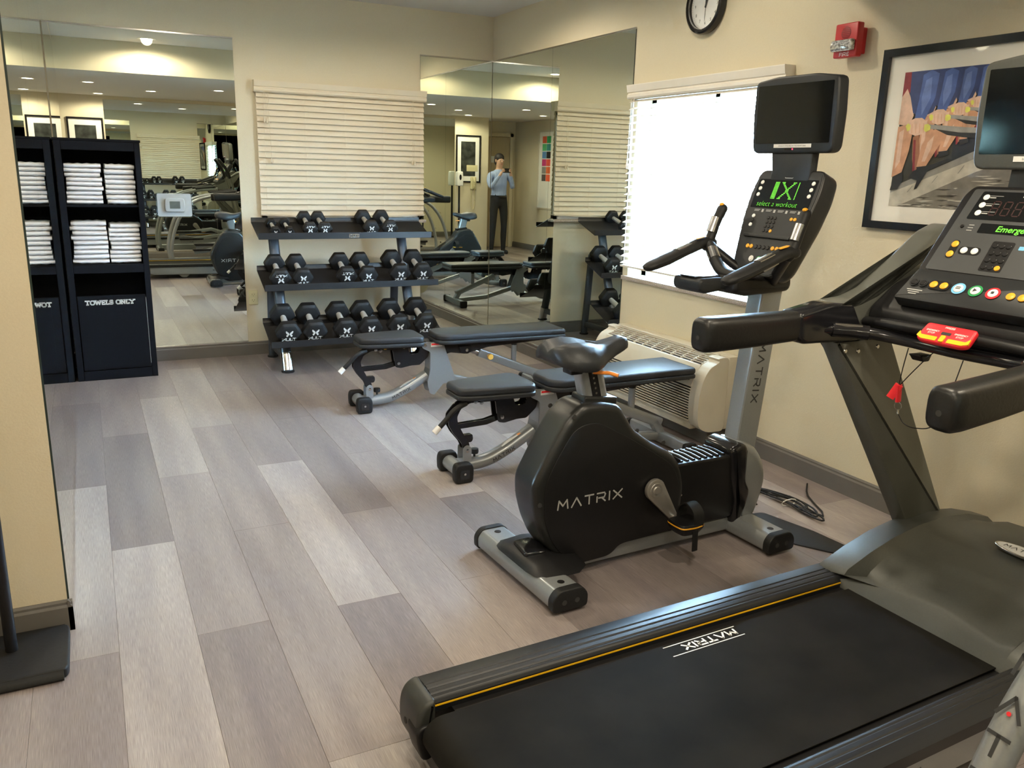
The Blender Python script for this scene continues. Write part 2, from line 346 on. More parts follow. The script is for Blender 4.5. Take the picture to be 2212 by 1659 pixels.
mb = MB(); mb.bb(XH-.1, -.3, YD-.12, YD, 0, ZL+.1); struct(mb.build('wall_recess', m_wall, smooth=False))
mb = MB(); mb.bb(XH-.1, XR+.1, YS, YB+.1, ZC, ZC+.1); mb.bb(XH-.1, XR+.1, YD-.1, YS, ZL, ZC+.1); c = mb.build('ceiling', m_ceil, smooth=False); struct(c)
mb = MB(); mb.bb(XL, XR, YS, YS+.012, ZL, ZC); struct(mb.build('trim_1', m_wall, smooth=False))
def bboard(name, x0, x1, y0, y1, ax, sg):
    """baseboard with a small moulded top"""
    prof = [(0, 0), (.014, 0), (.014, .082), (.009, .090), (.009, .098), (.004, .105), (0, .105)]
    mb = MB()
    if ax == 'x': mb.rings([[(x, y0+sg*d, z) for d, z in prof] for x in (x0, x1)])
    else: mb.rings([[(x0+sg*d, y, z) for d, z in prof] for y in (y0, y1)])
    return struct(mb.build(name, m_base, smooth=False))
bboard('baseboard_back', XL, XR, YB, YB, 'x', -1)
bboard('baseboard_right', XR, XR, YR, YB, 'y', -1)
bboard('baseboard_left', XL, XL, 2.766, 2.781, 'y', 1)
bboard('baseboard_pillar', XH, XL+.014, 2.78, 2.78, 'x', -1)
bboard('baseboard_rear', -.15, XR, YR, YR, 'x', 1)
bboard('baseboard_hall', XH, XH, YD, 2.78, 'y', 1)
bboard('baseboard_jamb', -.30, -.30, YD, YR, 'y', -1)

# mirrors
def mirror(label, o, right, w, h, grp):
    """o = lower left corner seen from the front"""
    T = frame(o, right, (0, 0, 1)); th = .006
    mb = MB(); mb.T = T
    g = .0012
    mb.add([(g, g, th), (w-g, g, th), (w-g, h-g, th), (g, h-g, th)], [(0, 1, 2, 3)], m_mirror)
    mb.add([(g, g, th), (w-g, g, th), (w-g, h-g, th), (g, h-g, th), (g, g, 0.0005), (w-g, g, 0.0005), (w-g, h-g, 0.0005), (g, h-g, 0.0005)], [(0, 4, 5, 1), (1, 5, 6, 2), (2, 6, 7, 3), (3, 7, 4, 0), (7, 6, 5, 4)], m_mirredge)
    o = mb.build('wall_mirror', m_mirror, smooth=False); return tag(o, label, 'mirror', grp)
ZM = 2.352; ZMB = .112
def jchannel(name, a, b):
    mb = MB(); d = Vector(b)-Vector(a); mb.tube([a, b], .006, 6, h=.006, p=6); return struct(mb.build(name, m_steel, smooth=False))
mirror('tall frameless mirror on the back wall behind the towel cabinet', (XL+.01, YB, ZMB), (1, 0, 0), 1.062-XL-.01, ZM-ZMB, 'wall mirrors')
mirror('frameless mirror on the back wall between the cream blind and the corner', (2.512, YB, ZMB), (1, 0, 0), XR-.008-2.512, ZM-ZMB, 'wall mirrors')
mirror('mirror panel on the window wall nearest the corner', (XR, YB-.002, ZMB), (0, -1, 0), YB-.002-5.67, ZM-ZMB, 'wall mirrors')
mirror('mirror panel on the window wall ending beside the bright window', (XR, 5.67, ZMB), (0, -1, 0), 5.67-4.618, ZM-ZMB, 'wall mirrors')
ys = [2.782, 3.75, 4.78, 5.78, YB-.008]
for k, (a, b) in enumerate(zip(ys, ys[1:])):
    mirror(['mirror panel on the left wall starting at the beige pillar edge', 'second mirror panel on the left wall from the pillar edge', 'third mirror panel on the left wall, just before the towel cabinet', 'mirror panel on the left wall beside the towel cabinet'][k],
           (XL, a, .006), (0, 1, 0), b-a, 2.62-.006, 'wall mirrors')
mirror('mirror panel on the rear wall nearest the dark framed picture', (1.86, YR, ZMB), (-1, 0, 0), 1.86-.36, ZL-.05-ZMB, 'wall mirrors')
mirror('mirror panel on the rear wall nearest the window wall', (XR-.01, YR, ZMB), (-1, 0, 0), XR-.01-1.86, ZL-.05-ZMB, 'wall mirrors')
jchannel('trim_2', (XL+.01, YB-.006, ZMB-.004), (1.062, YB-.006, ZMB-.004)); jchannel('trim_3', (2.512, YB-.006, ZMB-.004), (XR-.01, YB-.006, ZMB-.004))
jchannel('trim_4', (XR-.006, 4.618, ZMB-.004), (XR-.006, YB-.01, ZMB-.004)); jchannel('trim_5', (2.512, YB-.004, ZM+.004), (XR-.01, YB-.004, ZM+.004)); jchannel('trim_6', (XR-.004, 4.618, ZM+.004), (XR-.004, YB-.01, ZM+.004))
jchannel('trim_7', (XL+.01, YB-.004, ZM+.004), (1.062, YB-.004, ZM+.004))

# window 1 (right wall): frame, pane, granite sill
wn = MB(); xw = XR+.13
for a in ((WY0, WY0+.05, WZ0, WZ1), (WY1-.05, WY1, WZ0, WZ1), (WY0, WY1, WZ0, WZ0+.05), (WY0, WY1, WZ1-.05, WZ1), ((WY0+WY1)/2-.02, (WY0+WY1)/2+.02, WZ0, WZ1)):
    wn.bb(xw-.02, xw+.03, *a)
w1 = wn.build('window_1', m_white, bevel=.002); struct(w1)
for a, b in ((WY0+.05, (WY0+WY1)/2-.02), ((WY0+WY1)/2+.02, WY1-.05)): MB().bb(xw, xw+.006, a, b, WZ0+.05, WZ1-.05).build('pane', m_pane, w1, smooth=False)
s = MB(); s.bb(XR-.02, xw-.02, WY0-.06, WY1+.05, WZ0-.03, WZ0-.002); s = s.build('sill', m_granite, w1, bevel=.004)
mb = MB(); mb.bb(XR+.2, XR+14, -12, 20, -.12, -.02); struct(mb.build('ground_outside', m_pave, smooth=False))
# parked cars far outside, seen faintly between slats
for k, (y, colr, lb) in enumerate([(5.9, (.08, .18, .35), 'blue car parked outside beyond the window slats'), (10.4, (.45, .45, .46), 'silver car parked outside further from the window')]):
    t = thing('car', lb, 'car', (XR+9, y, 0))
    mm = M('car_paint', colr, .3, .3, coat=.5)
    mb = MB(); mb.slab(rnd([(-2.1, .28), (2.1, .28), (2.15, .75), (1.9, .92), (1.0, .98), (.45, 1.38), (-1.1, 1.40), (-1.75, .95), (-2.1, .85)], .12), -.85, .85, 'x', .12)
    for i in range(0): pass
    b = mb.build('body', mm, t)
    mb = MB(); mb.slab(rnd([(-1.55, .98), (.85, .98), (.40, 1.31), (-1.05, 1.33)], .05), -.87, .87, 'x', .02); mb.build('side_window', m_screen, t)
    for yy in (-1.35, 1.35):
        for xx in (-.8, .8):
            mb = MB(); mb.lathe([(.12, -.10), (.30, -.10), (.32, -.06), (.32, .06), (.30, .10), (.12, .10)], (xx, yy, .32), 'x', 18); mb.build('wheel', m_rub, t)

# window 2 / recess behind the back blind
mb = MB()
for a in ((1.215, 1.255, 1.06, 1.98), (2.485, 2.525, 1.06, 1.98), (1.215, 2.525, 1.06, 1.10), (1.215, 2.525, 1.94, 1.98)): mb.bb(a[0], a[1], YB-.012, YB, a[2], a[3])
w2 = mb.build('window_2', m_white, smooth=False); struct(w2)
MB().bb(1.255, 2.485, YB-.006, YB-.001, 1.10, 1.94).build('pane', m_screen, w2, smooth=False)
MB().bb(1.19, 2.545, YB-.06, YB, 1.035, 1.058).build('sill', m_granite, w2, bevel=.003)

# ------------------------------------------------------------------ blinds
def blind(label, T, w, ztop, zbot, ang, mat, cordside, sag=0.0, n=None, depth=.05, val_h=.083):
    """T: frame with x along width (left edge seen from the room = 0), y up (world z), z towards the room"""
    t = thing('window_blind', label, 'blind'); t.matrix_world = T
    # valance with crown profile
    v = MB(); prof = [(.0, 0), (.055, 0), (.062, .010), (.062, .026), (.056, .030), (.056, .036), (.062, .040), (.064, .048), (.070, .078), (.070, val_h), (0, val_h)]
    v.rings([[(x, ztop-val_h+zz, d) for d, zz in prof] for x in (-.004, w+.004)]); v.build('valance', mat, t, smooth=False)
    MB().bb(.01, w-.01, ztop-.05, ztop-.01, .004, .05).build('head_rail', mat, t, smooth=False)
    pitch = .0435; z = ztop-val_h-.012; sl = None; zs = []
    while z > zbot+.03: zs.append(z); z -= pitch
    hw = .025
    smb = MB(); c_, s_ = math.cos(ang), math.sin(ang); th = .0014
    R = []
    for x in (.012, w-.012):
        up_ = []; dn = []
        for k in range(5):
            q = -hw+2*hw*k/4; camb = .0022*(1-(q/hw)**2)
            yy = q*s_ + (camb+th)*c_; zz = q*c_ - (camb+th)*s_; up_.append((x, yy, zz+.030))
            yy = q*s_ + (camb-th)*c_; zz = q*c_ - (camb-th)*s_; dn.append((x, yy, zz+.030))
        R.append(up_+dn[::-1])
    smb.rings(R); first = smb.build('slat', mat, t)
    first.location = (0, zs[0], 0)
    for zz in zs[1:]:
        o = first.copy(); COL.objects.link(o); o.parent = t; o.location = (0, zz, 0)
    rz = zs[-1]-.032
    br = MB(); br.rings([[(x, rz+s+dy, d) for dy, d in [(0, .010), (0, .050), (.012, .052), (.012, .008)]] for x, s in ((.01, sag), (w*.5, -.018 if sag else 0), (w-.01, sag*1.1))]); br.build('bottom_rail', mat, t, smooth=False)
    nt = 5
    for k in range(nt):
        x = .055+(w-.11)*k/(nt-1); l = MB(); l.tube([(x, zs[0]+.02, .052), (x+.004, (zs[0]+rz)/2, .0555), (x, rz, .053)], .0009, 4); l.tube([(x+.002, zs[0]+.02, .006), (x+.002, rz, .006)], .0009, 4); l.build('ladder_cord', mat, t)
    for x, zk, two in cordside:
        c = MB(); c.tube([(x, zs[0]+.02, .058), (x+.005, (zs[0]+zk)/2, .060), (x+.008, zk, .060)], .0014, 5)
        if two: c.tube([(x-.010, zs[0]+.02, .058), (x-.014, zk+.005, .060)], .0014, 5)
        c = c.build('pull_cord', mat, t)
        mbk = MB(); mbk.lathe([(.002, .020), (.007, .012), (.009, -.004), (.006, -.016), (.002, -.018)], (x+.008, 0, zk), 'z', 10)
        if two: mbk.lathe([(.002, .020), (.007, .012), (.009, -.004), (.006, -.016), (.002, -.018)], (x-.014, 0, zk+.004), 'z', 10)
        # lathe axis 'z' maps to the blind's own frame, so rotate: tassel hangs along -y
        mbk.v = [(a, cc, .062+b) for a, b, cc in mbk.v]; mbk.build('tassel', mat, t)
    return t
blind('closed cream slatted blind on the back wall above the dumbbell rack', frame((1.192, YB-.0, 0), (1, 0, 0), (0, 0, 1)), 1.352, 2.078, 1.072, math.radians(-68), m_blind, [(.075, 1.79, True), (.095, 1.50, False), (1.245, 1.515, True)], sag=.012)
blind('open white slatted blind over the sunlit window on the right wall', frame((XR-.0, WY1+.03, 0), (0, -1, 0), (0, 0, 1)), 1.345, 2.012, .845, math.radians(-20), m_blind2, [(.05, 1.52, True), (.07, 1.36, False)])

# ------------------------------------------------------------------ recessed lights
nm = ['recessed ceiling light by the soffit above the open floor', 'recessed ceiling light by the soffit above the exercise bike', 'recessed ceiling light above the open floor before the towel cabinet', 'recessed ceiling light above the weight benches', 'recessed light in the lowered ceiling beside the left hall', 'recessed light in the lowered ceiling above the treadmill', 'recessed light in the lowered ceiling above the gap between the machines',
      'recessed light in the lowered ceiling above the treadmill console', 'recessed light in the lowered ceiling of the entry hall', 'recessed light in the lowered ceiling near the framed picture at the rear']
for k, (x, y, z) in enumerate(CANS):
    t = thing('recessed_light', nm[k], 'ceiling light', (x, y, z), 0, 'recessed ceiling lights')
    MB().lathe([(.060, -.001), (.062, -.006), (.088, -.004), (.090, 0.0), (.060, 0)], (0, 0, 0), 'z', 28, loop=True).build('trim_ring', m_white, t)
    MB().lathe([(.001, -.0015), (.060, -.0015), (.060, -.0005), (.001, -.0005)], (0, 0, 0), 'z', 28).build('diffuser', m_lens, t)
    ld = bpy.data.lights.new('lamp', 'SPOT'); ld.energy = CAN_W*([1.3, .55, 1.0, .9, .75, 1.1, 1.0, 1.5, .35, .9][k]); ld.color = CAN_COL; ld.spot_size = math.radians(168); ld.spot_blend = .32; ld.shadow_soft_size = .055
    lo = bpy.data.objects.new('lamp', ld); COL.objects.link(lo); lo.location = (x, y, z-.012)

# ------------------------------------------------------------------ towel cabinet
CX0, CX1, CYF, CYB = -.150, .356, 6.235, 6.690
cab = thing('towel_cabinet', 'tall black towel cabinet standing in the left corner before the mirrors', 'cabinet', ((CX0+CX1)/2, (CYF+CYB)/2, 0))
hw, hd = (CX1-CX0)/2, (CYB-CYF)/2
def cb(name, *a, **k): return MB().bb(*a).build(name, m_cab, cab, bevel=k.get('bevel', .0025), seg=1)
cb('side_panel', -hw, -hw+.018, -hd, hd, 0, 1.59); cb('side_panel', hw-.018, hw, -hd, hd, 0, 1.59)
cb('back_panel', -hw+.018, hw-.018, hd-.012, hd, .02, 1.59)
cb('top', -hw-.006, hw+.006, -hd-.006, hd, 1.59, 1.606)
mb = MB(); mb.bb(-hw, -hw+.040, -hd-.012, -hd, 0, 1.59).bb(hw-.036, hw, -hd-.012, -hd, 0, 1.59).bb(-hw+.04, hw-.036, -hd-.012, -hd, 1.532, 1.59).bb(-hw+.04, hw-.036, -hd-.012, -hd, .735, .790).bb(-hw+.04, hw-.036, -hd-.012, -hd, 0, .068)
mb.build('face_frame', m_cab, cab, bevel=.002, seg=1)
for z in (1.170, .778, .05): cb('shelf', -hw+.018, hw-.018, -hd, hd-.012, z, z+.016)
dr = cb('door', -hw+.044, hw-.040, -hd-.016, -hd+.002, .072, .585)
mb = MB(); mb.T = frame((-.012, -hd-.0165, .526), (1, 0, 0), (0, 0, 1)); strokes(mb, 'TOWELS ONLY', .025, .0082, gap=.24, serif=True, center=True, z=.0004); mb.build('lettering', m_whiteprint, dr, smooth=False)
MB().bb(hw-.0405, hw-.0385, -hd-.0175, -hd-.0155, .10, .565).build('edge_strip', m_greyprint, dr, smooth=False)
# towels, one object each
words = ['bottom', 'second from the bottom', 'third from the bottom', 'fourth from the bottom', 'fifth from the bottom', 'sixth from the bottom', 'seventh from the bottom', 'eighth from the bottom', 'ninth from the bottom', 'topmost']
def towel_mesh(w, d, h, ph):
    mb = MB(); R = []
    n = 22
    for k in range(9):
        x = -w/2+w*k/8; e = 1-.10*abs(k-4)/4*(1 if k in (0, 8) else .3)
        ring = []
        for j in range(n):
            a = 2*PI*j/n; c, q = math.cos(a), math.sin(a)
            cc = math.copysign(abs(c)**.45, c); qq = math.copysign(abs(q)**.7, q)
            dy = d/2*cc*e*(1+.03*math.sin(x*30+ph)); dz = h/2*qq*e*(1+.16*math.sin(x*22+ph*2+a))+.0035*math.sin(x*17+ph)
            ring.append((x, dy, dz))
        R.append(ring)
    mb.rings(R)
    # folded layers visible at the front
    return mb
towel_src = None
def stack(xc, w, z0, count, htot, side, shelf):
    global towel_src
    hh = htot/count
    for k in range(count):
        if k % 3 == 0 or towel_src is None:
            o = towel_mesh(1, .24, 1, random.random()*6).build('towel', m_towel); towel_src = o
        else:
            o = towel_src.copy(); COL.objects.link(o)
        jw = random.uniform(.965, 1.03)
        o.location = (cab.location.x+xc+random.uniform(-.006, .006), CYF+.145+random.uniform(-.006, .006), z0+hh*(k+.5)); o.scale = (w*jw, 1.0, hh*1.04)
        o.rotation_euler = (random.uniform(-.01, .01), random.uniform(-.012, .012), random.uniform(-.03, .03))
        wd = words[k] if k < count-1 else 'topmost'
        tag(o, 'folded white towel, %s of the %s stack on the %s shelf' % (wd, side, shelf), 'towel', 'folded white towels in the black cabinet')
stack(-.098, .212, 1.187, 9, .262, 'left', 'upper'); stack(.118, .182, 1.187, 8, .262, 'right', 'upper')
stack(-.096, .214, .795, 9, .280, 'left', 'lower'); stack(.120, .192, .795, 9, .265, 'right', 'lower')

# thermostat under a clear cover on the mirror
th = thing('thermostat', 'white thermostat under a clear box on the back mirror beside the cabinet', 'thermostat', (.588, YB-.008, 1.165))
MB().slab(rect(.235, .165, .012), -.003, 0, 'y', 0, m=None).build('backplate', m_white, th)
mb = MB(); mb.slab(rnd([(-.066, -.048), (.066, -.048), (.070, 0), (.066, .048), (-.066, .048), (-.070, 0)], .014), -.030, -.004, 'y', .006); bo = mb.build('body', m_white, th)
MB().slab(rect(.072, .052, .002, cy=.002), -.0312, -.0298, 'y').build('display', M('lcd_grey', (.20, .22, .19), .3), bo, smooth=False)
mb = MB(); ou = rect(.250, .182, .014)
mb.rings([[(u, 0, v) for u, v in ou], [(u, -.060, v) for u, v in inset(ou, .006)], [(u, -.068, v) for u, v in inset(ou, .012)]], caps=False); mb.add([(u*1.0, -.068, v*1.0) for u, v in inset(ou, .012)], [tuple(range(len(ou)))]); mb.build('clear_cover', m_clear, th)
MB().lathe([(.001, -.075), (.005, -.074), (.006, -.066), (.001, -.066)], (0, 0, -.082), 'y', 10).build('lock', m_steel, th)

# outlet
ot = thing('outlet', 'cream duplex power outlet low on the back wall left of the rack', 'outlet', (1.116, YB, .456))
pl = MB().slab(rect(.070, .114, .006), -.006, 0, 'y', .002, m=None).build('cover_plate', m_ivory, ot)
for z in (-.022, .022):
    r = MB().slab(rect(.034, .028, .008, cy=z), -.008, -.005, 'y', .001).build('receptacle', m_ivory, ot)
    MB().bb(-.009, -.007, -.0086, -.0079, z-.001, z+.008).bb(.007, .009, -.0086, -.0079, z-.001, z+.008).bb(-.002, .002, -.0086, -.0079, z-.010, z-.006).build('slot', m_creamd, r, smooth=False)

# ------------------------------------------------------------------ dumbbell rack
RX0, RX1 = 1.085, 2.405
SH = [(6.165, .998, math.radians(17), .30), (6.020, .645, math.radians(20), .30), (5.865, .262, math.radians(21), .325)]
rack = thing('dumbbell_rack', 'three-tier black dumbbell rack with slate legs under the cream blind', 'rack', ((RX0+RX1)/2, 6.3, 0))
ro = rack.location
for k, (yf, zt, a, dp) in enumerate(SH):
    mb = MB(); c_, s_ = math.cos(a), math.sin(a)
    yf_ = yf-ro.y; w = (RX1-RX0)/2; lip = .048
    # deck, front lip, rear upstand as one folded plate
    prof = [(yf_, zt), (yf_, zt-lip), (yf_+dp*c_, zt-lip+.012+dp*s_), (yf_+dp*c_, zt-lip+.052+dp*s_), (yf_+dp*c_-.004, zt-lip+.052+dp*s_), (yf_+dp*c_-.004, zt-lip+.018+dp*s_), (yf_+.005, zt-lip+.007), (yf_+.005, zt)]
    mb.rings([[(x, y, z) for y, z in prof] for x in (-w, w)])
    sh = mb.build('shelf', m_rackblk, rack, bevel=.0015, seg=1)
    if k == 0:
        MB().bb(.0, .078, yf_-.0022, yf_-.0002, zt-.040, zt-.012).build('badge', m_steel, sh, smooth=False)
        bd = bpy.data.objects['badge']; mb = MB(); mb.T = frame((.016, yf_-.0026, zt-.026), (1, 0, 0), (0, 0, 1)); butterfly(mb, .018); mb.T = frame((.031, yf_-.0026, zt-.030), (1, 0, 0), (0, 0, 1)); strokes(mb, 'XULT', .010, .0028, gap=.15)
        mb.build('badge_print', m_darkprint, sh, smooth=False)
for X in (1.222, 2.215):
    x = X-ro.x
    mb = MB(); mb.tube([(x, 6.02-ro.y, .004), (x, 6.10-ro.y, .25), (x, 6.24-ro.y, .62), (x, 6.36-ro.y, .985)], .038, 16, h=.026, p=2.6, up=(0, 1, 0)); lg = mb.build('leg', m_rackleg, rack)
    MB().lathe([(.046, 0), (.048, .006), (.046, .012), (.040, .014), (.001, .014)], (x, 6.02-ro.y, 0), 'z', 20).build('foot', m_rub, rack)
    mb = MB(); mb.tube([(x, 6.02-ro.y, .012), (x, 6.062-ro.y, .135)], .041, 20, h=.034, p=2.2, up=(0, 1, 0)); relabel(mb.build('leg_sleeve', m_chrome, rack), 'bright chrome lower section of the leg')
    mb = MB(); mb.tube([(x, 6.57-ro.y, .004), (x, 6.50-ro.y, .75)], .032, 14, h=.024, p=2.6, up=(0, 1, 0)); mb.build('rear_leg', m_rackleg, rack)
    MB().lathe([(.040, 0), (.042, .006), (.040, .012), (.001, .014)], (x, 6.57-ro.y, 0), 'z', 20).build('foot', m_rub, rack)
    mb = MB(); mb.tube([(x, 6.04-ro.y, .10), (x, 6.56-ro.y, .10)], .020, 10, h=.028, p=4); mb.build('side_brace', m_rackleg, rack)
mb = MB(); mb.tube([(1.222-ro.x, 6.54-ro.y, .30), (2.215-ro.x, 6.54-ro.y, .30)], .024, 10, h=.020, p=4); mb.build('cross_brace', m_rackleg, rack)

def dumbbell(R, hl, gl):
    """axis along local y (front = -y); R = hex circumradius"""
    t = thing('dumbbell', '', 'dumbbell')
    gr = R*.16+.006
    MB().lathe([(gr*.9, -gl/2-.01), (gr, -gl/2+.01), (gr*1.12, 0), (gr, gl/2-.01), (gr*.9, gl/2+.01)], (0, 0, 0), 'y', 14).build('handle', m_handle, t)
    hexa = [(R*math.cos(PI/3*i), R*math.sin(PI/3*i)) for i in range(6)]
    for s in (-1, 1):
        c = s*(gl/2+hl/2); mb = MB(); prof = [(-.5, .80), (-.47, .84), (-.30, 1), (.30, 1), (.47, .84), (.5, .80)]
        hx = rnd(hexa, R*.12, 2)
        mb.rings([[(u*q, c+p*hl, v*q) for u, v in hx] for p, q in prof])
        ring_y = c+s*(hl/2)
        hd = mb.build('head', m_rub, t)
        mb = MB(); mb.lathe([(R*.58, ring_y-s*.002), (R*.60, ring_y+s*.0012), (R*.56, ring_y+s*.0012), (R*.55, ring_y-s*.002)], (0, 0, 0), 'y', 24, loop=True); mb.build('rim', m_rub, hd)
        if s == -1:
            mb = MB(); mb.T = frame((0, ring_y-.0008, R*.06), (1, 0, 0), (0, 0, 1)); butterfly(mb, R*.46); mb.T = frame((0, ring_y-.0008, -R*.50), (1, 0, 0), (0, 0, 1)); strokes(mb, 'XULT', R*.20, R*.065, gap=.16, xs=1.25, center=True)
            mb.build('print', m_whiteprint, hd, smooth=False)
    return t
ordw = ['leftmost', 'second from the left', 'third from the left', 'fourth from the left', 'second from the right', 'rightmost']
rows = [('top', 0, [1.212, 1.312, 1.464, 1.571, 1.925, 2.073], [.040, .040, .060, .060, .066, .066], [0, 0, 1, 1, 0, 1]),
        ('middle', 1, [1.205, 1.362, 1.690, 1.850, 2.105, 2.282], [.078, .078, .080, .080, .086, .086], [1, 0, 1, 0, 0, 0]),
        ('bottom', 2, [1.215, 1.402, 1.628, 1.815, 2.035, 2.250], [.094, .094, .094, .094, .096, .096], [0, 0, 0, 0, 0, 0])]
protos = {}
for nmr, si, xs, Rs, fl_ in rows:
    yf, zt, a, dp = SH[si]; c_, s_ = math.cos(a), math.sin(a)
    for i, (x, R, fp) in enumerate(zip(xs, Rs, fl_)):
        hl = R*.80 if R > .05 else .05; gl = .172 if R > .05 else .125
        if R in protos: t = copy_tree(protos[R])
        else: t = dumbbell(R, hl, gl); protos[R] = t
        L = gl+2*hl; ap = R*.866
        s0 = .022+L/2   # distance along the deck from the lip
        y = yf+.006+s0*c_-ap*s_; z = zt-.041+s0*s_+ap*c_+.0015
        t.location = (x, y, z); t.rotation_mode = 'YXZ'; t.rotation_euler = (a, PI if fp else 0, random.uniform(-.03, .03))
        sz = 'tiny' if R < .05 else 'small' if R < .07 else 'medium' if R < .09 else 'large'
        t['label'] = '%s black hex dumbbell, %s on the %s shelf of the rack' % (sz, ordw[i], nmr); t['group'] = 'rubber hex dumbbells on the rack'

# ------------------------------------------------------------------ wall air conditioner under the window
PY0, PY1, PXF = 3.425, 4.53, 2.895
ac = thing('air_conditioner', 'cream packaged wall air conditioner under the sunlit window', 'air conditioner', (3.05, (PY0+PY1)/2, .1))
ao = ac.location
def A(x, y, z): return (x-ao.x, y-ao.y, z-ao.z)
prof = [(PXF+.015, .125), (PXF+.075, .095), (XR-.078, .092), (XR-.078, .515), (XR-.16, .512), (PXF+.13, .492), (PXF+.06, .462), (PXF+.022, .40), (PXF, .30), (PXF, .20)]
cover = MB()
def prc(y0, y1, pr, mb, m=None): mb.rings([[A(x, y, z) for x, z in pr] for y in (y0, y1)], m)
pr2 = rnd(prof, .03, 3)
prc(PY0, PY0+.085, pr2, cover); prc(PY1-.085, PY1, pr2, cover)
# centre: body behind the grilles
prc(PY0+.085, PY1-.085, rnd([(PXF+.03, .125), (PXF+.075, .095), (XR-.078, .092), (XR-.078, .455), (XR-.10, .455), (PXF+.11, .425), (PXF+.09, .40), (PXF+.03, .30)], .01), cover)
cover.bb(*[v for v in (PXF+.02-ao.x, PXF+.07-ao.x, PY0+.08-ao.y, PY1-.08-ao.y, .10-ao.z, .145-ao.z)])
cover.rings([[A(x, y, z) for x, z in [(PXF+.004, .345), (PXF+.022, .40), (PXF+.06, .462), (PXF+.072, .464), (PXF+.05, .345)]] for y in (PY0+.08, PY1-.08)])
cover.rings([[A(x, y, z) for x, z in [(XR-.098, .48), (XR-.098, .5145), (XR-.078, .515), (XR-.078, .48)]] for y in (PY0+.08, PY1-.08)])
cv = cover.build('front_cover', m_cream, ac, ang=30)
MB().bb(XR-.074-ao.x, XR-ao.x-.0005, PY0+.004-ao.y, PY1-.004-ao.y, .10-ao.z, .512-ao.z).build('wall_sleeve', m_cream, ac, bevel=.003)
MB().bb(PXF+.073-ao.x, XR-.098-ao.x, PY0+.086-ao.y, PY1-.086-ao.y, .454-ao.z, .457-ao.z).build('vent_shade_sheet', m_creamd, ac, smooth=False)  # flat near-black sheet, its colour stands in for shade under the vent bars
nl = 13
MB().bb(PXF+.027-ao.x, PXF+.029-ao.x, PY0+.086-ao.y, PY1-.086-ao.y, .15-ao.z, .35-ao.z).build('louvre_shade_sheet', m_creamd, ac, smooth=False)  # thin dark panel painted as the shade in the gaps between louvres
sl = MB(); sl.rings([[A(x, y, z) for x, z in [(PXF+.001, .0), (PXF+.026, -.004), (PXF+.026, -.001), (PXF+.001, .0072)]] for y in (PY0+.085, PY1-.085)]); sl = sl.build('louvre', m_cream, ac, smooth=False)
sl.location = (0, 0, .15)
for k in range(1, nl): o = sl.copy(); COL.objects.link(o); o.parent = ac; o.location = (0, 0, .15+.0150*k)
for k in range(6):
    f_ = k/5; x = PXF+.084+f_*(XR-.110-PXF-.084); z = .464+.036*f_
    MB().bb(x-.002-ao.x, x+.002-ao.x, PY0+.085-ao.y, PY1-.085-ao.y, z+.004-ao.z, z+.010-ao.z).build('vent_bar', m_cream, ac, smooth=False)
for k in range(11):
    y = PY0+.085+(PY1-PY0-.17)*k/10; MB().rings([[A(x, y+d, z) for x, z in [(PXF+.07, .458), (XR-.098, .490), (XR-.098, .508), (PXF+.07, .470)]] for d in (-.003, .003)]).build('vent_rib', m_cream, ac, smooth=False)
MB().lathe([(.001, .006), (.006, .005), (.006, 0), (.001, 0)], A(PXF+.075, PY0+.10, .480), 'z', 10).build('latch', m_steel, ac)
MB().bb(PXF+.12-ao.x, XR-.016-ao.x, PY0+.05-ao.y, PY1-.02-ao.y, .001-ao.z, .10-ao.z).build('plinth', m_base, ac, bevel=.003)

# ------------------------------------------------------------------ clock, alarm, picture
ck = thing('wall_clock', 'round black wall clock above the sunlit window', 'clock', (XR, 3.935, 2.385), PI/2)
# local frame after +90 deg: local -y ... faces -X world via axis y positive
mb = MB(); mb.lathe([(.135, 0), (.150, .008), (.155, .028), (.150, .044), (.140, .050), (.130, .046), (.126, .036), (.126, .018), (.001, .018)], (0, 0, 0), 'y', 40); mb.build('case', m_blackg, ck)
face = MB().lathe([(.001, .019), (.1255, .019), (.1255, .021), (.001, .021)], (0, 0, 0), 'y', 40).build('face', m_whiteprint, ck, smooth=False)
MB().lathe([(.1265, .037), (.129, .043), (.1265, .045), (.124, .037)], (0, 0, 0), 'y', 40, loop=True).build('bezel', m_steel, ck)
def ckT(x, z, d=.0216): return frame((-x, d, z), (-1, 0, 0), (0, 0, 1))
for h_ in range(1, 13):
    a = PI/2-h_*PI/6; font(str(h_), .024, ckT(math.cos(a)*.092-(.006 if h_ < 10 else .012), math.sin(a)*.092-.008), m_darkprint, face, 'numeral')
tk = MB()
for k in range(60):
    a = k*PI/30; tk.T = frame((0, .0214, 0), (-1, 0, 0), (0, 0, 1)) @ Matrix.Rotation(a, 4, 'Z'); r1 = .112 if k % 5 == 0 else .115; tk.add([(r1, -.0006, 0), (.119, -.0006, 0), (.119, .0006, 0), (r1, .0006, 0)], [(0, 1, 2, 3)])
tk.build('minute_marks', m_darkprint, face, smooth=False)
for nmh, a, l, w in (('hour_hand', PI/2-.42, .055, .005), ('minute_hand', PI/2+.03, .085, .0035), ('second_hand', -PI/2-.05, .085, .001)):
    mb = MB(); mb.T = frame((0, .024, 0), (-1, 0, 0), (0, 0, 1)) @ Matrix.Rotation(a, 4, 'Z'); mb.slab([(-.015, -w), (l*.7, -w*1.3), (l, 0), (l*.7, w*1.3), (-.015, w)], 0, .001); mb.build(nmh, m_darkprint, ck, smooth=False)
MB().lathe([(.001, .026), (.005, .026), (.005, .022), (.001, .022)], (0, 0, 0), 'y', 12).build('hub', m_darkprint, ck)

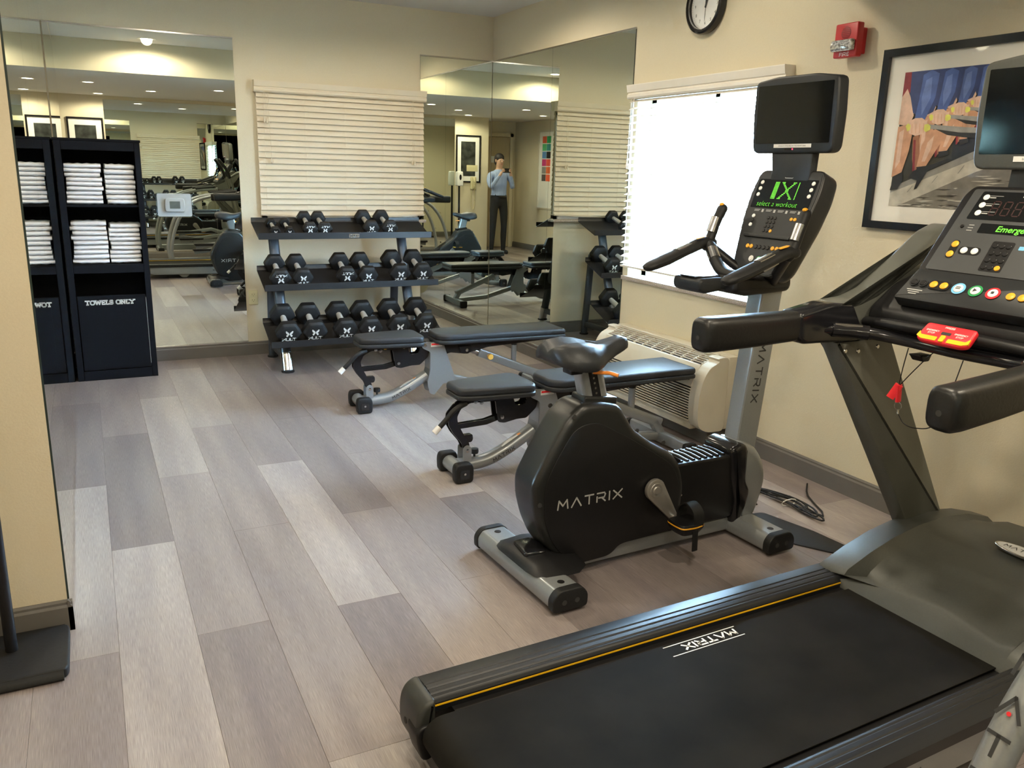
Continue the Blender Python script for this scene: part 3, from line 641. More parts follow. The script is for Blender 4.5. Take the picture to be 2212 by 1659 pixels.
al = thing('fire_alarm', 'red fire alarm horn strobe between the clock and the picture', 'fire alarm', (XR, 2.880, 2.075), PI/2)
MB().slab(rect(.105, .110, .006), .0, .040, 'y', .003).build('back_box', m_red, al)
bd = MB().slab(rnd([(-.064, -.070), (.064, -.070), (.064, .074), (-.064, .074)], .008), .034, .072, 'y', .006).build('housing', m_red, al)
MB().lathe([(.001, .0728), (.026, .0728), (.028, .0716), (.001, .0716)], (0, 0, .032), 'y', 24).build('horn_grille', M('dark_red', (.20, .006, .01), .5), bd)
for k in range(-3, 4): MB().bb(-.022, .022, .0728, .0736, .032+k*.007-.001, .032+k*.007+.001).build('grille_bar', m_red, bd, smooth=False)
MB().slab(rnd([(-.058, -.045), (.058, -.045), (.066, -.020), (.058, .003), (-.058, .003)], .008), .070, .100, 'y', .01).build('strobe_lens', M('strobe_clear', (.62, .62, .64), .15, .5, var=.8, scale=90), bd)
mb = MB(); mb.T = frame((0, .0725, -.064), (-1, 0, 0), (0, 0, 1)); strokes(mb, 'FIRE', .014, .0028, gap=.35, center=True); mb.build('lettering', m_whiteprint, bd, smooth=False)

pic = thing('framed_picture', 'large black framed rowing photograph with white mat on the right wall', 'picture', (XR, 2.70, 1.27), PI/2)
PWd, PH = 1.09, .75   # local x runs towards -Y after flipping: use negative x
def P3(u, v, d): return (-u, d, v)          # u to the viewer's right
mb = MB(); fwid = .032
def fr_ring(i, d): return [P3(i, i, d), P3(PWd-i, i, d), P3(PWd-i, PH-i, d), P3(i, PH-i, d)]
mb.rings([fr_ring(0, .001), fr_ring(0, .028), fr_ring(fwid, .028), fr_ring(fwid, .010)], caps=False); mb.build('frame', m_blackg, pic, smooth=False)
MB().add(fr_ring(fwid-.002, .011)+fr_ring(fwid-.002, .002), [(0, 1, 2, 3), (7, 6, 5, 4)]).build('mat_board', m_mat, pic, smooth=False)
ps = MB(); cols = {}
def cm(n, c):
    if n not in cols: cols[n] = M('print_'+n, c, .4, var=.18, scale=26)
    return cols[n]
IW, IH = .86, .55; ox, oy = .115, .10; lay = [0]
def patch(pts, col):
    lay[0] += 1; d = .0125+.00002*lay[0]
    ps.add([P3(ox+max(0, min(1, u))*IW, oy+max(0, min(1, v))*IH, d) for u, v in pts], [tuple(range(len(pts)))], col)
nv = cm('navy', (.030, .050, .16)); bl_ = cm('blue', (.06, .11, .33)); sk = cm('skin_tone', (.52, .28, .17)); sk2 = cm('skin_shade', (.30, .13, .07)); lt = cm('pale_skin', (.62, .42, .32)); wt = cm('hull_white', (.50, .48, .42)); gy = cm('water_grey', (.20, .19, .17)); dk = cm('shadow', (.02, .02, .022)); rd = cm('dark_red', (.22, .02, .03)); yl = cm('grip_lime', (.62, .62, .12)); gr_ = cm('rail_grey', (.26, .26, .25)); wa = cm('water_dark', (.06, .055, .05))
patch([(0, 0), (1, 0), (1, 1), (0, 1)], dk)
patch([(0, 0), (1, 0), (1, .60), (.45, .34), (.0, .06)], gy)
patch([(0, .0), (.05, .0), (.45, .27), (1, .55), (1, .68), (.45, .37), (.0, .10)], wt)
patch([(0, .10), (.45, .37), (1, .68), (1, .72), (.42, .41), (0, .14)], gr_)
patch([(0.0, .14), (.05, .26), (.3, .44), (1, .80), (1, .72), (.42, .41)], dk)
for k in range(90):
    u = random.uniform(.08, .97); v = random.uniform(.005, max(.02, .55*u-.02)); w = random.uniform(.012, .06); patch([(u-w, v), (u, v+.004), (u+w, v+.003), (u, v-.006)], wa if k % 3 else wt)
for k in range(7):
    u0 = .10+.13*k; patch([(u0, .055+.56*u0), (u0+.004, .055+.56*u0), (u0+.03, .10+.60*u0), (u0+.026, .10+.60*u0)], gr_)
for s, sc in ((.60, .40), (.52, .46), (.43, .54), (.345, .62), (.245, .72), (.13, .84), (0, 1.0)):
    def Z(pts): return [(s+u*sc*.62, 1-(1-v)*sc) for u, v in pts]
    patch(Z([(.0, 1.0), (.10, 1.0), (.08, .86), (.0, .80)]), rd)
    patch(Z([(.0, .82), (.04, .88), (.10, .78), (.13, .68), (.10, .60), (.0, .62)]), lt)
    patch(Z([(.06, 1.0), (.36, 1.0), (.34, .80), (.30, .70), (.20, .66), (.12, .70), (.07, .84)]), nv)
    patch(Z([(.17, .97), (.24, 1.0), (.31, .97), (.30, .80), (.23, .63), (.14, .63), (.16, .80)]), bl_)
    patch(Z([(.20, .93), (.25, .95), (.26, .80), (.20, .68), (.18, .80)]), cm('sheen', (.12, .19, .46)))
    patch(Z([(.0, .60), (.10, .62), (.14, .55), (.13, .42), (.09, .26), (.0, .22)]), sk)
    patch(Z([(.02, .56), (.06, .58), (.06, .34), (.02, .28)]), lt)
    patch(Z([(.15, .52), (.20, .55), (.23, .42), (.24, .30), (.20, .26), (.17, .36)]), sk2)
    patch(Z([(.22, .30), (.24, .46), (.30, .56), (.42, .60), (.42, .50), (.36, .40), (.30, .30)]), sk)
    patch(Z([(.26, .34), (.29, .48), (.34, .53), (.33, .44), (.29, .34)]), lt)
    patch(Z([(.02, .22), (.10, .26), (.11, .20), (.07, .13), (.0, .12)]), dk)
    patch(Z([(.22, .30), (.32, .31), (.33, .27), (.24, .25)]), dk)
    patch(Z([(.16, .50), (.18, .50), (.21, .26), (.19, .25)]), rd)
    patch(Z([(.28, .58), (.60, .54), (1.0, .53), (1.0, .56), (.6, .58), (.28, .61)]), gr_)
    patch(Z([(.34, .575), (.55, .545), (1.0, .525), (1.0, .48), (.6, .51), (.45, .53)]), dk)
    patch(Z([(.09, .60), (.11, .645), (.15, .66), (.21, .66), (.26, .63), (.27, .59), (.23, .54), (.17, .53), (.11, .55)]), lt)
    for f_ in range(4): patch(Z([(.125+.035*f_, .62), (.130+.035*f_, .62), (.137+.035*f_, .55), (.132+.035*f_, .55)]), sk)
    patch(Z([(.07, .605), (.09, .625), (.115, .61), (.115, .575), (.09, .565)]), yl); patch(Z([(.24, .61), (.27, .615), (.295, .60), (.295, .57), (.26, .555), (.24, .57)]), yl)
patch([(.10, .22), (.12, .27), (.30, .36), (.34, .36), (.20, .27), (.155, .14), (.14, .13), (.15, .20)], dk)
ps.build('printed_photo', dk, pic, smooth=False)
MB().add(fr_ring(fwid, .0165)+fr_ring(fwid, .0150), [(0, 1, 2, 3), (7, 6, 5, 4)]).build('picture_glass', m_picglass, pic, smooth=False)

# ------------------------------------------------------------------ weight benches
def pad(mb, outline, z0, z1, r=.014): mb.slab(outline, z0, z1, 'z', r, 4)
def bench(label, x, y, rz):
    t = thing('weight_bench', label, 'bench', (x, y, 0), math.radians(rz), 'adjustable weight benches')
    def pads(name, ol):
        mb = MB(); pad(mb, rnd(ol, .03, 4), .4235, .464, .016); a = mb.build(name, m_vinyl, t)
        mb = MB(); pad(mb, inset(rnd(ol, .03, 4), -.002), .402, .426, .008); mb.build('pad_edge', m_vinyl, a)
        mb = MB(); mb.slab(inset(rnd(ol, .03, 4), .03), .392, .403, 'z'); mb.build('pad_board', m_black, a)
    pads('seat_pad', [(-.015, -.085), (.10, -.115), (.37, -.145), (.395, -.10), (.395, .10), (.37, .145), (.10, .115), (-.015, .085)])
    pads('back_pad', [(.475, -.085), (.53, -.135), (1.355, -.150), (1.375, -.145), (1.375, .145), (1.355, .150), (.53, .135), (.475, .085)])
    # base tube
    path = cr([(.015, 0, .050), (.09, 0, .048), (.19, 0, .060), (.29, 0, .100), (.38, 0, .150), (.44, 0, .185)], 6)
    b = MB(); b.tube(path, .038, 18, h=.034); bt = b.build('base_tube', m_silver, t)
    # lettering on near side, sticker on top
    d = (Vector((.40, 0, .160))-Vector((.24, 0, .075))).normalized()
    for sg in (-1,):
        mb = MB(); mb.T = frame((.205, -.0387, .052), (1, 0, .46), (-.46, 0, 1)); strokes(mb, 'MATRIX', .017, .0034, gap=.45); mb.build('lettering', m_darkprint, bt, smooth=False)
    mb = MB(); mb.T = frame((.25, -.018, .115), (1, 0, .54), (0, 1, 0)); mb.slab(rect(.12, .026, 0, cx=.07, cy=.010), .0, .0012); relabel(mb.build('sticker', m_label, bt, smooth=False), 'white instruction sticker')
    mb = MB(); mb.T = frame((.25, -.018, .1165), (1, 0, .54), (0, 1, 0)); mb.slab(rect(.018, .024, 0, cx=.120, cy=.010), 0, .0006); mb.build('warning_mark', m_org, bt, smooth=False)
    # axle and square rubber wheels
    MB().lathe([(.036, -.085), (.036, .075)], (0, 0, .050), 'y', 18).build('axle', m_silver, t)
    for yy in (-.108, .086):
        mb = MB(); mb.T = Matrix.Translation((0, 0, .050)); mb.slab(rnd([(-.046, -.048), (.046, -.048), (.050, .02), (.040, .050), (-.040, .050), (-.050, .02)], .018, 4), yy-.028, yy+.022, 'y', .008, 3)
        wv = mb.build('wheel', m_rub, t)
        s_ = yy-.0285 if yy < 0 else yy+.0225
        MB().slab(rect(.050, .046, .008, cx=0, cy=.046), s_-.0006, s_+.0006, 'y').build('wheel_recess', m_blackg, wv, smooth=False)
        MB().lathe([(.001, s_-.003), (.006, s_-.003), (.006, s_+.003), (.001, s_+.003)], (0, 0, .050), 'y', 10).build('bolt', m_steel, wv)
    # upright side plates
    for sg in (-1, 1):
        mb = MB(); mb.slab(rnd([(.398, .372), (.392, .395), (.405, .412), (.535, .405), (.560, .33), (.615, .175), (.600, .125), (.540, .135), (.475, .060), (.445, .075), (.430, .150), (.450, .230), (.450, .345)], .012, 3), sg*.052-.003, sg*.052+.003, 'y'); up_ = mb.build('upright_plate', m_silver, t)
        MB().lathe([(.001, -.008), (.012, -.006), (.013, 0), (.001, 0)] if sg < 0 else [(.001, 0), (.013, 0), (.012, .006), (.001, .008)], (.412, sg*.055, .392), 'y', 14).build('bolt', m_steel, up_)
        if sg < 0:
            MB().bb(.452, .530, -.0562, -.0552, .378, .402).build('warning_label', m_label, up_, smooth=False)
            MB().bb(.456, .526, -.0566, -.0560, .389, .400).build('warning_print', m_redl, up_, smooth=False)
    mb = MB(); mb.rings([[(x, y_, z) for x, z in [(.448, .345), (.452, .345), (.452, .23), (.436, .15), (.432, .15), (.448, .23)]] for y_ in (-.05, .05)]); mb.build('upright_web', m_silver, t, smooth=False)
    # black seat linkage
    for sg in (-1, 1):
        y_ = sg*.030
        mb = MB(); mb.slab(rnd([(.085, .402), (.30, .402), (.315, .352), (.325, .335), (.372, .335), (.384, .35), (.388, .392), (.425, .415), (.452, .36), (.440, .31), (.385, .262), (.33, .262), (.26, .250), (.225, .258), (.218, .30), (.208, .370), (.10, .372)], .010, 3), y_-.004, y_+.004, 'y'); lk = mb.build('seat_bracket', m_blackg, t)
        for bx, bz in ((.098, .378), (.130, .370), (.245, .282), (.280, .385)):
            MB().lathe([(.001, -.006), (.010, -.005), (.011, 0), (.001, 0)] if sg < 0 else [(.001, 0), (.011, 0), (.010, .005), (.001, .006)], (bx, y_+sg*.005, bz), 'y', 12).build('bolt', m_steel, lk)
        mb = MB(); mb.slab(rnd([(.105, .395), (.06, .395), (.005, .365), (-.035, .32), (-.040, .27), (-.015, .225), (.030, .170), (.045, .130), (.075, .135), (.072, .165), (.045, .205), (.030, .235), (.012, .265), (.005, .305), (.025, .345), (.075, .370), (.110, .368)], .010, 3), sg*.020-.004, sg*.020+.004, 'y'); mb.build('curved_link', m_blackg, t)
        mb = MB(); mb.slab(rnd([(.000, .240), (.170, .246), (.258, .268), (.258, .296), (.160, .272), (.000, .266)], .006, 2), sg*.012-.003, sg*.012+.003, 'y'); mb.build('link_bar', m_blackg, t)
    MB().slab(rnd([(.045, .205), (.095, .205), (.098, .180), (.090, .165), (.060, .165)], .008), -.016, .016, 'y', .003).build('link_stop', m_blackg, t)
    for sg in (-1, 1): MB().slab(rnd([(.035, .07), (.080, .07), (.080, .145), (.058, .160), (.035, .145)], .012), sg*.032-.003, sg*.032+.003, 'y').build('foot_tab', m_silver, t)
    MB().lathe([(.001, -.002), (.009, 0), (.001, 0)][::-1], (.058, -.038, .130), 'y', 10).build('tab_bolt', m_steel, t)
    MB().lathe([(.006, .07), (.006, .098), (.020, .100), (.022, .110), (.020, .124), (.001, .126)], (.112, 0, 0), 'z', 18).build('stop_knob', m_rub, t)
    mb = MB(); mb.T = frame((.22, -.0345, .376), (1, 0, 0), (0, 0, 1)); mb.add([(-.010+-.06, 0, .0006), (.010-.06, 0, .0006), (-.06, .018, .0006)], [(0, 1, 2)]); mb.build('warning_triangle', m_yel, t, smooth=False)
    h_ = MB(); h_.tube(cr([(.03, -.07, .385), (-.015, -.085, .375), (-.048, -.088, .355), (-.075, -.088, .325), (-.120, -.088, .282)], 4), .013, 12); h_ = h_.build('adjust_lever', m_rub, t)
    MB().tube([(-.114, -.088, .288), (-.142, -.088, .262)], .0155, 12).build('lever_cap', m_white, h_)
    # rear frame
    mb = MB(); mb.slab(rnd([(.47, .392), (1.33, .392), (1.32, .372), (.86, .345), (.70, .310), (.60, .325), (.50, .30), (.44, .345)], .008), -.022, .022, 'y', .003); mb.build('back_bracket', m_blackg, t)
    mb = MB(); mb.slab(rnd([(.650, .366), (.735, .366), (.745, .33), (.715, .312), (.665, .318)], .008), -.036, .036, 'y', .004); pb = mb.build('pivot_block', m_black, t)
    MB().lathe([(.001, -.042), (.010, -.041), (.011, -.036), (.001, -.036)], (.705, 0, .338), 'y', 12).build('bolt', m_steel, pb)
    MB().tube([(.735, 0, .335), (.86, 0, .288)], .020, 14, h=.020).build('slide_tube', m_steel, t)
    mb = MB(); mb.tube([(.80, 0, .312), (1.26, 0, .125)], .026, 12, h=.028, p=5); mb.build('rear_beam', m_silver, t)
    kn = MB(); kn.lathe([(.001, -.072), (.018, -.072), (.020, -.066), (.018, -.054), (.009, -.052), (.008, -.026), (.001, -.026)], (.862, 0, .288), 'y', 18); relabel(kn.build('pull_knob', m_knob, t), 'yellow pop-pin knob')
    MB().tube([(1.06, 0, .376), (1.06, 0, .345)], .020, 14).build('post_collar', m_black, t)
    MB().tube([(1.06, 0, .350), (1.06, 0, .222)], .0185, 14, up=(0, 1, 0)).build('rear_post', m_silver, t)
    mb = MB(); mb.tube([(1.27, -.26, .045), (1.27, .26, .045)], .032, 12, h=.028, p=4, up=(1, 0, 0)); mb.build('rear_foot', m_silver, t)
    mb = MB(); mb.tube([(1.22, 0, .140), (1.27, 0, .060)], .026, 12, h=.026, p=5); mb.build('foot_joint', m_silver, t)
    for yy in (-.262, .262): MB().slab(rect(.080, .076, .016, cx=1.27, cy=.040), yy-.014, yy+.014, 'y', .005).build('end_cap', m_rub, t)
    mb = MB(); mb.tube([(.56, 0, .17), (.90, 0, .075), (1.26, 0, .050)], .024, 12, h=.024, p=5); mb.build('floor_beam', m_silver, t)
    return t
bench('adjustable weight bench nearer the dumbbell rack, its blue-lit frame fully visible', 1.430, 4.900, -2.0)
bench('adjustable weight bench partly hidden behind the exercise bike saddle', 1.520, 3.590, 1.0)

# ------------------------------------------------------------------ exercise bike
bk = thing('exercise_bike', 'black and silver upright exercise bike in front of the window', 'exercise bike', (1.357, 2.495, 0), math.radians(2.7))
def foot_bar(x, w, hgt, name):
    mb = MB(); mb.slab(rnd([(x-w/2, .018), (x+w/2, .018), (x+w/2+.002, .060), (x+w/2-.02, hgt), (x-w/2+.02, hgt), (x-w/2-.002, .060)], .012, 3), -.275, .275, 'y'); b = mb.build(name, m_silver, bk)
    for s in (-1, 1):
        mb = MB(); mb.slab(rnd([(x-w/2-.004, .012), (x+w/2+.004, .012), (x+w/2+.006, .062), (x+w/2-.02, hgt+.004), (x-w/2+.02, hgt+.004), (x-w/2-.006, .062)], .016, 3), min(s*.268, s*.300), max(s*.268, s*.300), 'y', .006 if s < 0 else 0, 3, r2=0 if s < 0 else .006); c = mb.build('end_cap', m_rub, b)
        for dx in (-.026, .026): MB().lathe([(.001, s*.3005), (.010, s*.3005), (.010, s*.298), (.001, s*.298)], (x+dx, 0, .046), 'y', 12).build('cap_hole', m_creamd, c)
        MB().lathe([(.001, hgt+.0015), (.013, hgt+.001), (.014, hgt-.001), (.001, hgt-.001)], (x, s*.232, 0), 'z', 16).build('plug', m_black, b)
        MB().lathe([(.022, 0), (.022, .008), (.008, .012), (.007, .02), (.001, .02)], (x-.02, s*.24, 0), 'z', 14).build('levelling_foot', m_steel, b)
    return b
foot_bar(.0, .135, .088, 'rear_stabiliser'); foot_bar(1.015, .135, .088, 'front_stabiliser')
mb = MB(); mb.slab(rnd([(.05, .025), (1.0, .025), (1.0, .082), (.05, .086)], .008), -.058, .058, 'y', .006); mb.build('main_rail', m_silver, bk)
# rear black cover
mb = MB(); mb.rings([[(x, y_*q, z) for y_, z in [(-.20, .085), (-.14, .085+h1), (-.05, .088+h1*1.2), (.05, .088+h1*1.2), (.12, .085+h1), (.17, .085)]] for x, q, h1 in ((-.070, .55, .006), (-.062, .75, .016), (-.03, .95, .026), (.04, 1.0, .030), (.10, 1.0, .020), (.155, .80, .012), (.17, .6, .002))]); mb.build('rear_cover', m_black, bk)
mb = MB(); mb.slab(rnd([(-.045, -.06), (.035, -.075), (.055, -.02), (.045, .06), (-.03, .06)], .015), .105, .130, 'z', .006); mb.build('transport_grip', m_blackg, bk)
# housing
sh = [(.165, .672), (.26, .668), (.335, .650), (.375, .595), (.405, .548), (.50, .480), (.60, .425), (.655, .365), (.680, .28), (.672, .15), (.64, .100), (.35, .090), (.31, .050), (.16, .042), (.10, .072), (.035, .150), (-.004, .235), (-.027, .32), (-.030, .395), (.030, .505), (.100, .618)]
shr = rnd(sh, .028, 4)
mb = MB(); mb.slab(shr, -.082, .082, 'y', .030, 5); hs = mb.build('housing', m_shell, bk, ang=60)
for sg in (-1, 1):
    io = rnd([(.175, .600), (.235, .598), (.37, .525), (.52, .432), (.600, .378), (.640, .300), (.645, .165), (.62, .100), (.36, .094), (.32, .056), (.17, .052), (.115, .085), (.050, .165), (.018, .25), (.012, .33), (.016, .40), (.060, .485), (.125, .580)], .035, 4)
    mb = MB(); mb.slab(io, min(sg*.080, sg*.086), max(sg*.080, sg*.086), 'y', .002, 2); sp = mb.build('side_panel', m_black, bk, ang=50)
    mb = MB()
    T = frame((.070 if sg < 0 else .378, sg*.0866, .288), (-sg, 0, -.0 if sg < 0 else .0), (0, 0, 1)); mb.T = T; strokes(mb, 'MATRIX', .034, .0058, gap=.48, xs=1.12); mb.build('lettering', m_greyprint, sp, smooth=False)
    for bx, bz in ((.128, .632), (.545, .478), (-.004, .318), (.225, .068)):
        MB().lathe([(.001, sg*.0835), (.009, sg*.0835), (.009, sg*.080), (.001, sg*.080)], (bx, 0, bz), 'y', 12).build('screw_well', m_creamd, hs)
# front box with ridged tray
mb = MB(); mb.slab(rnd([(.60, .092), (.945, .092), (.965, .16), (.93, .30), (.93, .368), (.62, .372), (.60, .30)], .015), -.078, .078, 'y', .010, 3); fb = mb.build('front_housing', m_black, bk)
for k in range(8):
    x = .665+k*.032; MB().tube([(x, -.060, .372), (x+.004, 0, .374), (x, .060, .372)], .0085, 8, h=.006).build('tray_ridge', m_blackg, fb)
mb = MB(); mb.slab(rect(.16, .11, .02, cx=.575, cy=.0), .41, .43, 'z', .004); gb = mb.build('tray_insert', m_blackg, bk); gb.matrix_local = Matrix.Translation((.0, 0, .39)) @ Matrix.Rotation(.55, 4, 'Y') @ Matrix.Translation((.02, 0, -.09))
MB().lathe([(.001, -.080), (.005, -.079), (.005, -.076), (.001, -.076)], (.66, 0, .24), 'y', 10).build('screw', m_steel, fb)
# crank and pedals
for sg, ang in ((-1, math.radians(-52)), (1, math.radians(128))):
    y0 = sg*.100; dx, dz = math.cos(ang), math.sin(ang); cx_, cz_ = .505, .298; L = .165
    mb = MB(); n_ = Vector((-dz, dx)); A0 = Vector((cx_, cz_)); A1 = A0+Vector((dx, dz))*L
    ol = [tuple(A0+Vector((math.cos(a), math.sin(a)))*.044) for a in [ang+PI/2+PI*i/10 for i in range(11)]]+[tuple(A1+Vector((math.cos(a), math.sin(a)))*.018) for a in [ang-PI/2+PI*i/6 for i in range(7)]]
    mb.slab(ol, y0-.010, y0+.010, 'y', .004, 2); ca = mb.build('crank_arm', m_crank, bk)
    MB().lathe([(.001, y0+sg*.016), (.014, y0+sg*.016), (.017, y0+sg*.012), (.028, y0+sg*.012), (.030, y0+sg*.009), (.001, y0+sg*.009)], (cx_, 0, cz_), 'y', 20).build('crank_hub', m_crank, ca)
    MB().lathe([(.030, sg*.083), (.030, y0)] if sg > 0 else [(.030, y0), (.030, sg*.083)], (cx_, 0, cz_), 'y', 20).build('hub_sleeve', m_crank, ca)
    px, pz = A1.x, A1.y; yc = sg*.175
    MB().lathe([(.008, min(y0, yc)), (.008, max(y0, yc))], (px, 0, pz), 'y', 10).build('pedal_axle', m_steel, bk)
    def ring(q, z): return [(px+u*q, yc+v*q, pz+z) for u, v in rnd([(-.055, -.05), (.0, -.058), (.055, -.05), (.060, 0), (.055, .048), (-.055, .048), (-.060, 0)], .018, 3)]
    mb = MB(); mb.rings([ring(.75, -.032), ring(.98, -.010), ring(1.0, .006), ring(.93, .014)]); pd = mb.build('pedal', m_black, bk)
    mb = MB(); mb.rings([ring(1.012, -.001), ring(1.03, .002), ring(1.012, .005)], caps=False); relabel(mb.build('pedal_stripe', m_amb, pd), 'orange edge stripe')
    mb = MB(); mb.tube(cr([(px+.02, yc-.050, pz-.005), (px+.02, yc-.046, pz+.055), (px+.02, yc, pz+.082), (px+.02, yc+.042, pz+.050), (px+.02, yc+.046, pz)], 6), .004, 8, h=.026, p=4, up=(1, 0, 0)); mb.v = mb.v; mb.build('toe_strap', m_rub, pd)
    mb = MB(); mb.tube([(px+.005, yc-.052, pz-.005), (px+.008, yc-.054, pz-.095)], .013, 8, h=.003, p=5, up=(0, 1, 0)); mb.build('strap_tail', m_rub, pd)
# seat post
ax = Vector((-.26, 0, .97)).normalized()
mb = MB(); mb.T = Matrix.Translation((.272, 0, .625)) @ Matrix.Rotation(math.radians(-15), 4, 'Y'); mb.slab(rect(.106, .062, .022, 4), 0, .175, 'z'); po = mb.build('seat_post', m_silver, bk)
mb = MB(); mb.T = Matrix.Translation((.272, 0, .625)) @ Matrix.Rotation(math.radians(-15), 4, 'Y'); mb.bb(-.018, .018, -.0322, -.0310, .02, .175); sl_ = mb.build('post_slot', m_blackg, po, smooth=False)
mb = MB(); mb.T = Matrix.Translation((.272, 0, .625)) @ Matrix.Rotation(math.radians(-15), 4, 'Y')
for k in range(7): mb.lathe([(.001, -.0330), (.0045, -.0330), (.0045, -.0322), (.001, -.0322)], (.0, 0, .032+k*.020), 'y', 8)
mb.build('post_holes', m_steel, po, smooth=False)['kind'] = 'stuff'
MB().slab(rnd([(.19, .655), (.34, .640), (.345, .672), (.195, .690)], .01), -.045, .045, 'y', .008).build('post_collar', m_shell, bk)
MB().tube([(.235, -.02, .772), (.280, -.070, .776), (.300, -.095, .770)], .011, 10, h=.007).build('seat_lever', m_org, bk)
mb = MB(); mb.bb(.14, .27, -.03, .03, .770, .800); mb.build('seat_clamp', m_black, bk, bevel=.006)
# saddle: cross sections along x
def saddle():
    mb = MB(); R = []
    secs = [(.035, .060, .860, .025), (.045, .100, .872, .050), (.075, .135, .882, .075), (.125, .150, .886, .088), (.175, .138, .880, .088), (.220, .104, .868, .074), (.262, .070, .864, .060), (.310, .052, .874, .050), (.345, .046, .882, .044), (.366, .036, .878, .030), (.376, .018, .868, .014)]
    for x, w, zt, dp in secs:
        x += .018; w *= .93
        ring = []
        for j in range(20):
            a = 2*PI*j/20; c, q = math.cos(a), math.sin(a)
            y_ = w*math.copysign(abs(c)**.75, c)
            if q >= 0:
                groove = .020*math.exp(-(y_/(w*.22+.001))**2) if x < .26 else .006*math.exp(-(y_/(w*.3))**2)
                z = zt + .014*q - groove*min(1, w/.06) + (.010 if x < .18 else 0)*abs(c)*0
                z -= .050*abs(c)**3*(w/.13)
            else: z = zt - .050*abs(c)**3*(w/.13) - dp*abs(q)**.8
            ring.append((x, y_, z))
        R.append(ring)
    mb.rings(R); o = mb.build('saddle', m_vinyl, bk, ang=80); return o
saddle()
# front shroud and mast
mb = MB()
shp = rnd([(.965, .05), (1.075, .055), (1.110, .13), (1.135, .235), (1.110, .320), (1.060, .385), (.985, .418), (.955, .400), (.955, .25)], .035, 4)
mb.slab(shp, -.085, .085, 'y', .040, 5); mb.build('front_shroud', m_silver, bk, ang=60)
mb = MB(); mb.slab(rnd([(.905, .395), (.960, .418), (1.000, .400), (1.004, .25), (1.035, .20), (1.020, .13), (.985, .06), (.945, .06), (.955, .16), (.925, .25)], .02, 3), -.092, .092, 'y', .022, 4); mb.build('shroud_cover', m_blackg, bk, ang=50)
mT = Matrix.Translation((1.030, 0, .36)) @ Matrix.Rotation(math.radians(5.5), 4, 'Y')
mb = MB(); mb.T = mT; mb.slab(rnd(rect(.115, .084), .014, 3), 0, .69, 'z'); ms = mb.build('mast', m_silver, bk, ang=25)
mb = MB(); mb.T = mT @ frame((.0, -.0426, .462), (0, 0, -1), (1, 0, 0)) @ Matrix.Translation((0, -.020, 0)); strokes(mb, 'MATRIX', .034, .006, gap=.50, xs=.9); mb.build('lettering', m_darkprint, ms, smooth=False)
# handlebar collar, bottle tray, struts
mb = MB(); mb.slab(rnd([(.86, 1.035), (.93, 1.020), (1.16, 1.030), (1.175, 1.055), (1.165, 1.110), (1.00, 1.095), (.87, 1.100)], .02, 3), -.065, .065, 'y', .018, 3); mb.build('handlebar_collar', m_black, bk)
mb = MB(); mb.slab(rnd([(.730, 1.045), (.760, 1.030), (.85, 1.040), (.915, 1.035), (.915, 1.080), (.84, 1.092), (.74, 1.090), (.728, 1.078)], .012, 3), -.010, .150, 'y', .012, 3); tr_ = mb.build('device_tray', m_panel, bk)
MB().slab(rect(.13, .10, .012, cx=.80, cy=.07), 1.090, 1.096, 'z', .002).build('tray_top', m_blackg, tr_)
for sg in (-1, 1):
    mb = MB(); mb.tube([(1.08, sg*.04, 1.06), (1.02, sg*.13, 1.13), (.975, sg*.205, 1.190)], .022, 12, h=.018); mb.build('strut', m_black, bk)
# handlebars
J = (.957, .225, 1.200)
for sg in (-1, 1):
    y_ = sg*.225
    mb = MB(); mb.tube(cr([(.985, y_, 1.205), (.93, y_, 1.203), (.84, y_, 1.172), (.75, y_, 1.140), (.672, y_, 1.116)], 5), cr1([.026, .030, .034, .037, .032], 5), 14, h=cr1([.024, .024, .021, .022, .019], 5), round_end=True); pd_ = mb.build('elbow_rest', m_rub, bk)
    mb = MB(); mb.tube([(.80, y_-sg*.0, 1.178), (.87, y_-sg*.0, 1.203)], .018, 10, h=.004, p=4); relabel(mb.build('sensor_plate', m_steel, pd_), 'steel pulse sensor')
    for d_ in (-.016, .016): MB().slab(rnd([(-.022, -.009), (.022, -.009), (.016, .009), (-.016, .009)], .004), 0, .003, 'z').build('thumb_pad', m_amb, pd_).matrix_local = Matrix.Translation((.930+d_, y_+d_*.6, 1.226)) @ Matrix.Rotation(-.2, 4, 'Y')
    mb = MB(); mb.tube(cr([(.960, y_, 1.195), (.985, y_, 1.235), (1.005, y_, 1.290), (1.030, y_*.98, 1.345)], 5), cr1([.024, .019, .019, .021], 5), 12, h=cr1([.024, .020, .020, .022], 5), round_end=True, up=(0, 1, 0)); hn = mb.build('bar_end', m_rub, bk)
    MB().tube([(.982-.004, y_, 1.250), (1.004-.004, y_, 1.310)], .017, 10, h=.0195, up=(0, 1, 0)).build('sensor_plate', m_steel, hn)
    MB().ell((1.024, y_*.98, 1.362), (.012, .010, .008)).build('button', m_amb, hn)
mb = MB(); mb.tube(cr([(.962, .225, 1.200), (.955, .190, 1.190), (.925, .120, 1.138), (.905, .045, 1.102), (.905, -.045, 1.102), (.925, -.120, 1.138), (.955, -.190, 1.190), (.962, -.225, 1.200)], 6), .025, 14, h=.022); cb_ = mb.build('crossbar', m_rub, bk)
for sg in (-1, 1): MB().tube([(.949, sg*.178, 1.181), (.929, sg*.130, 1.145)], .0258, 12, h=.0232).build('sensor_grip', m_steel, cb_)
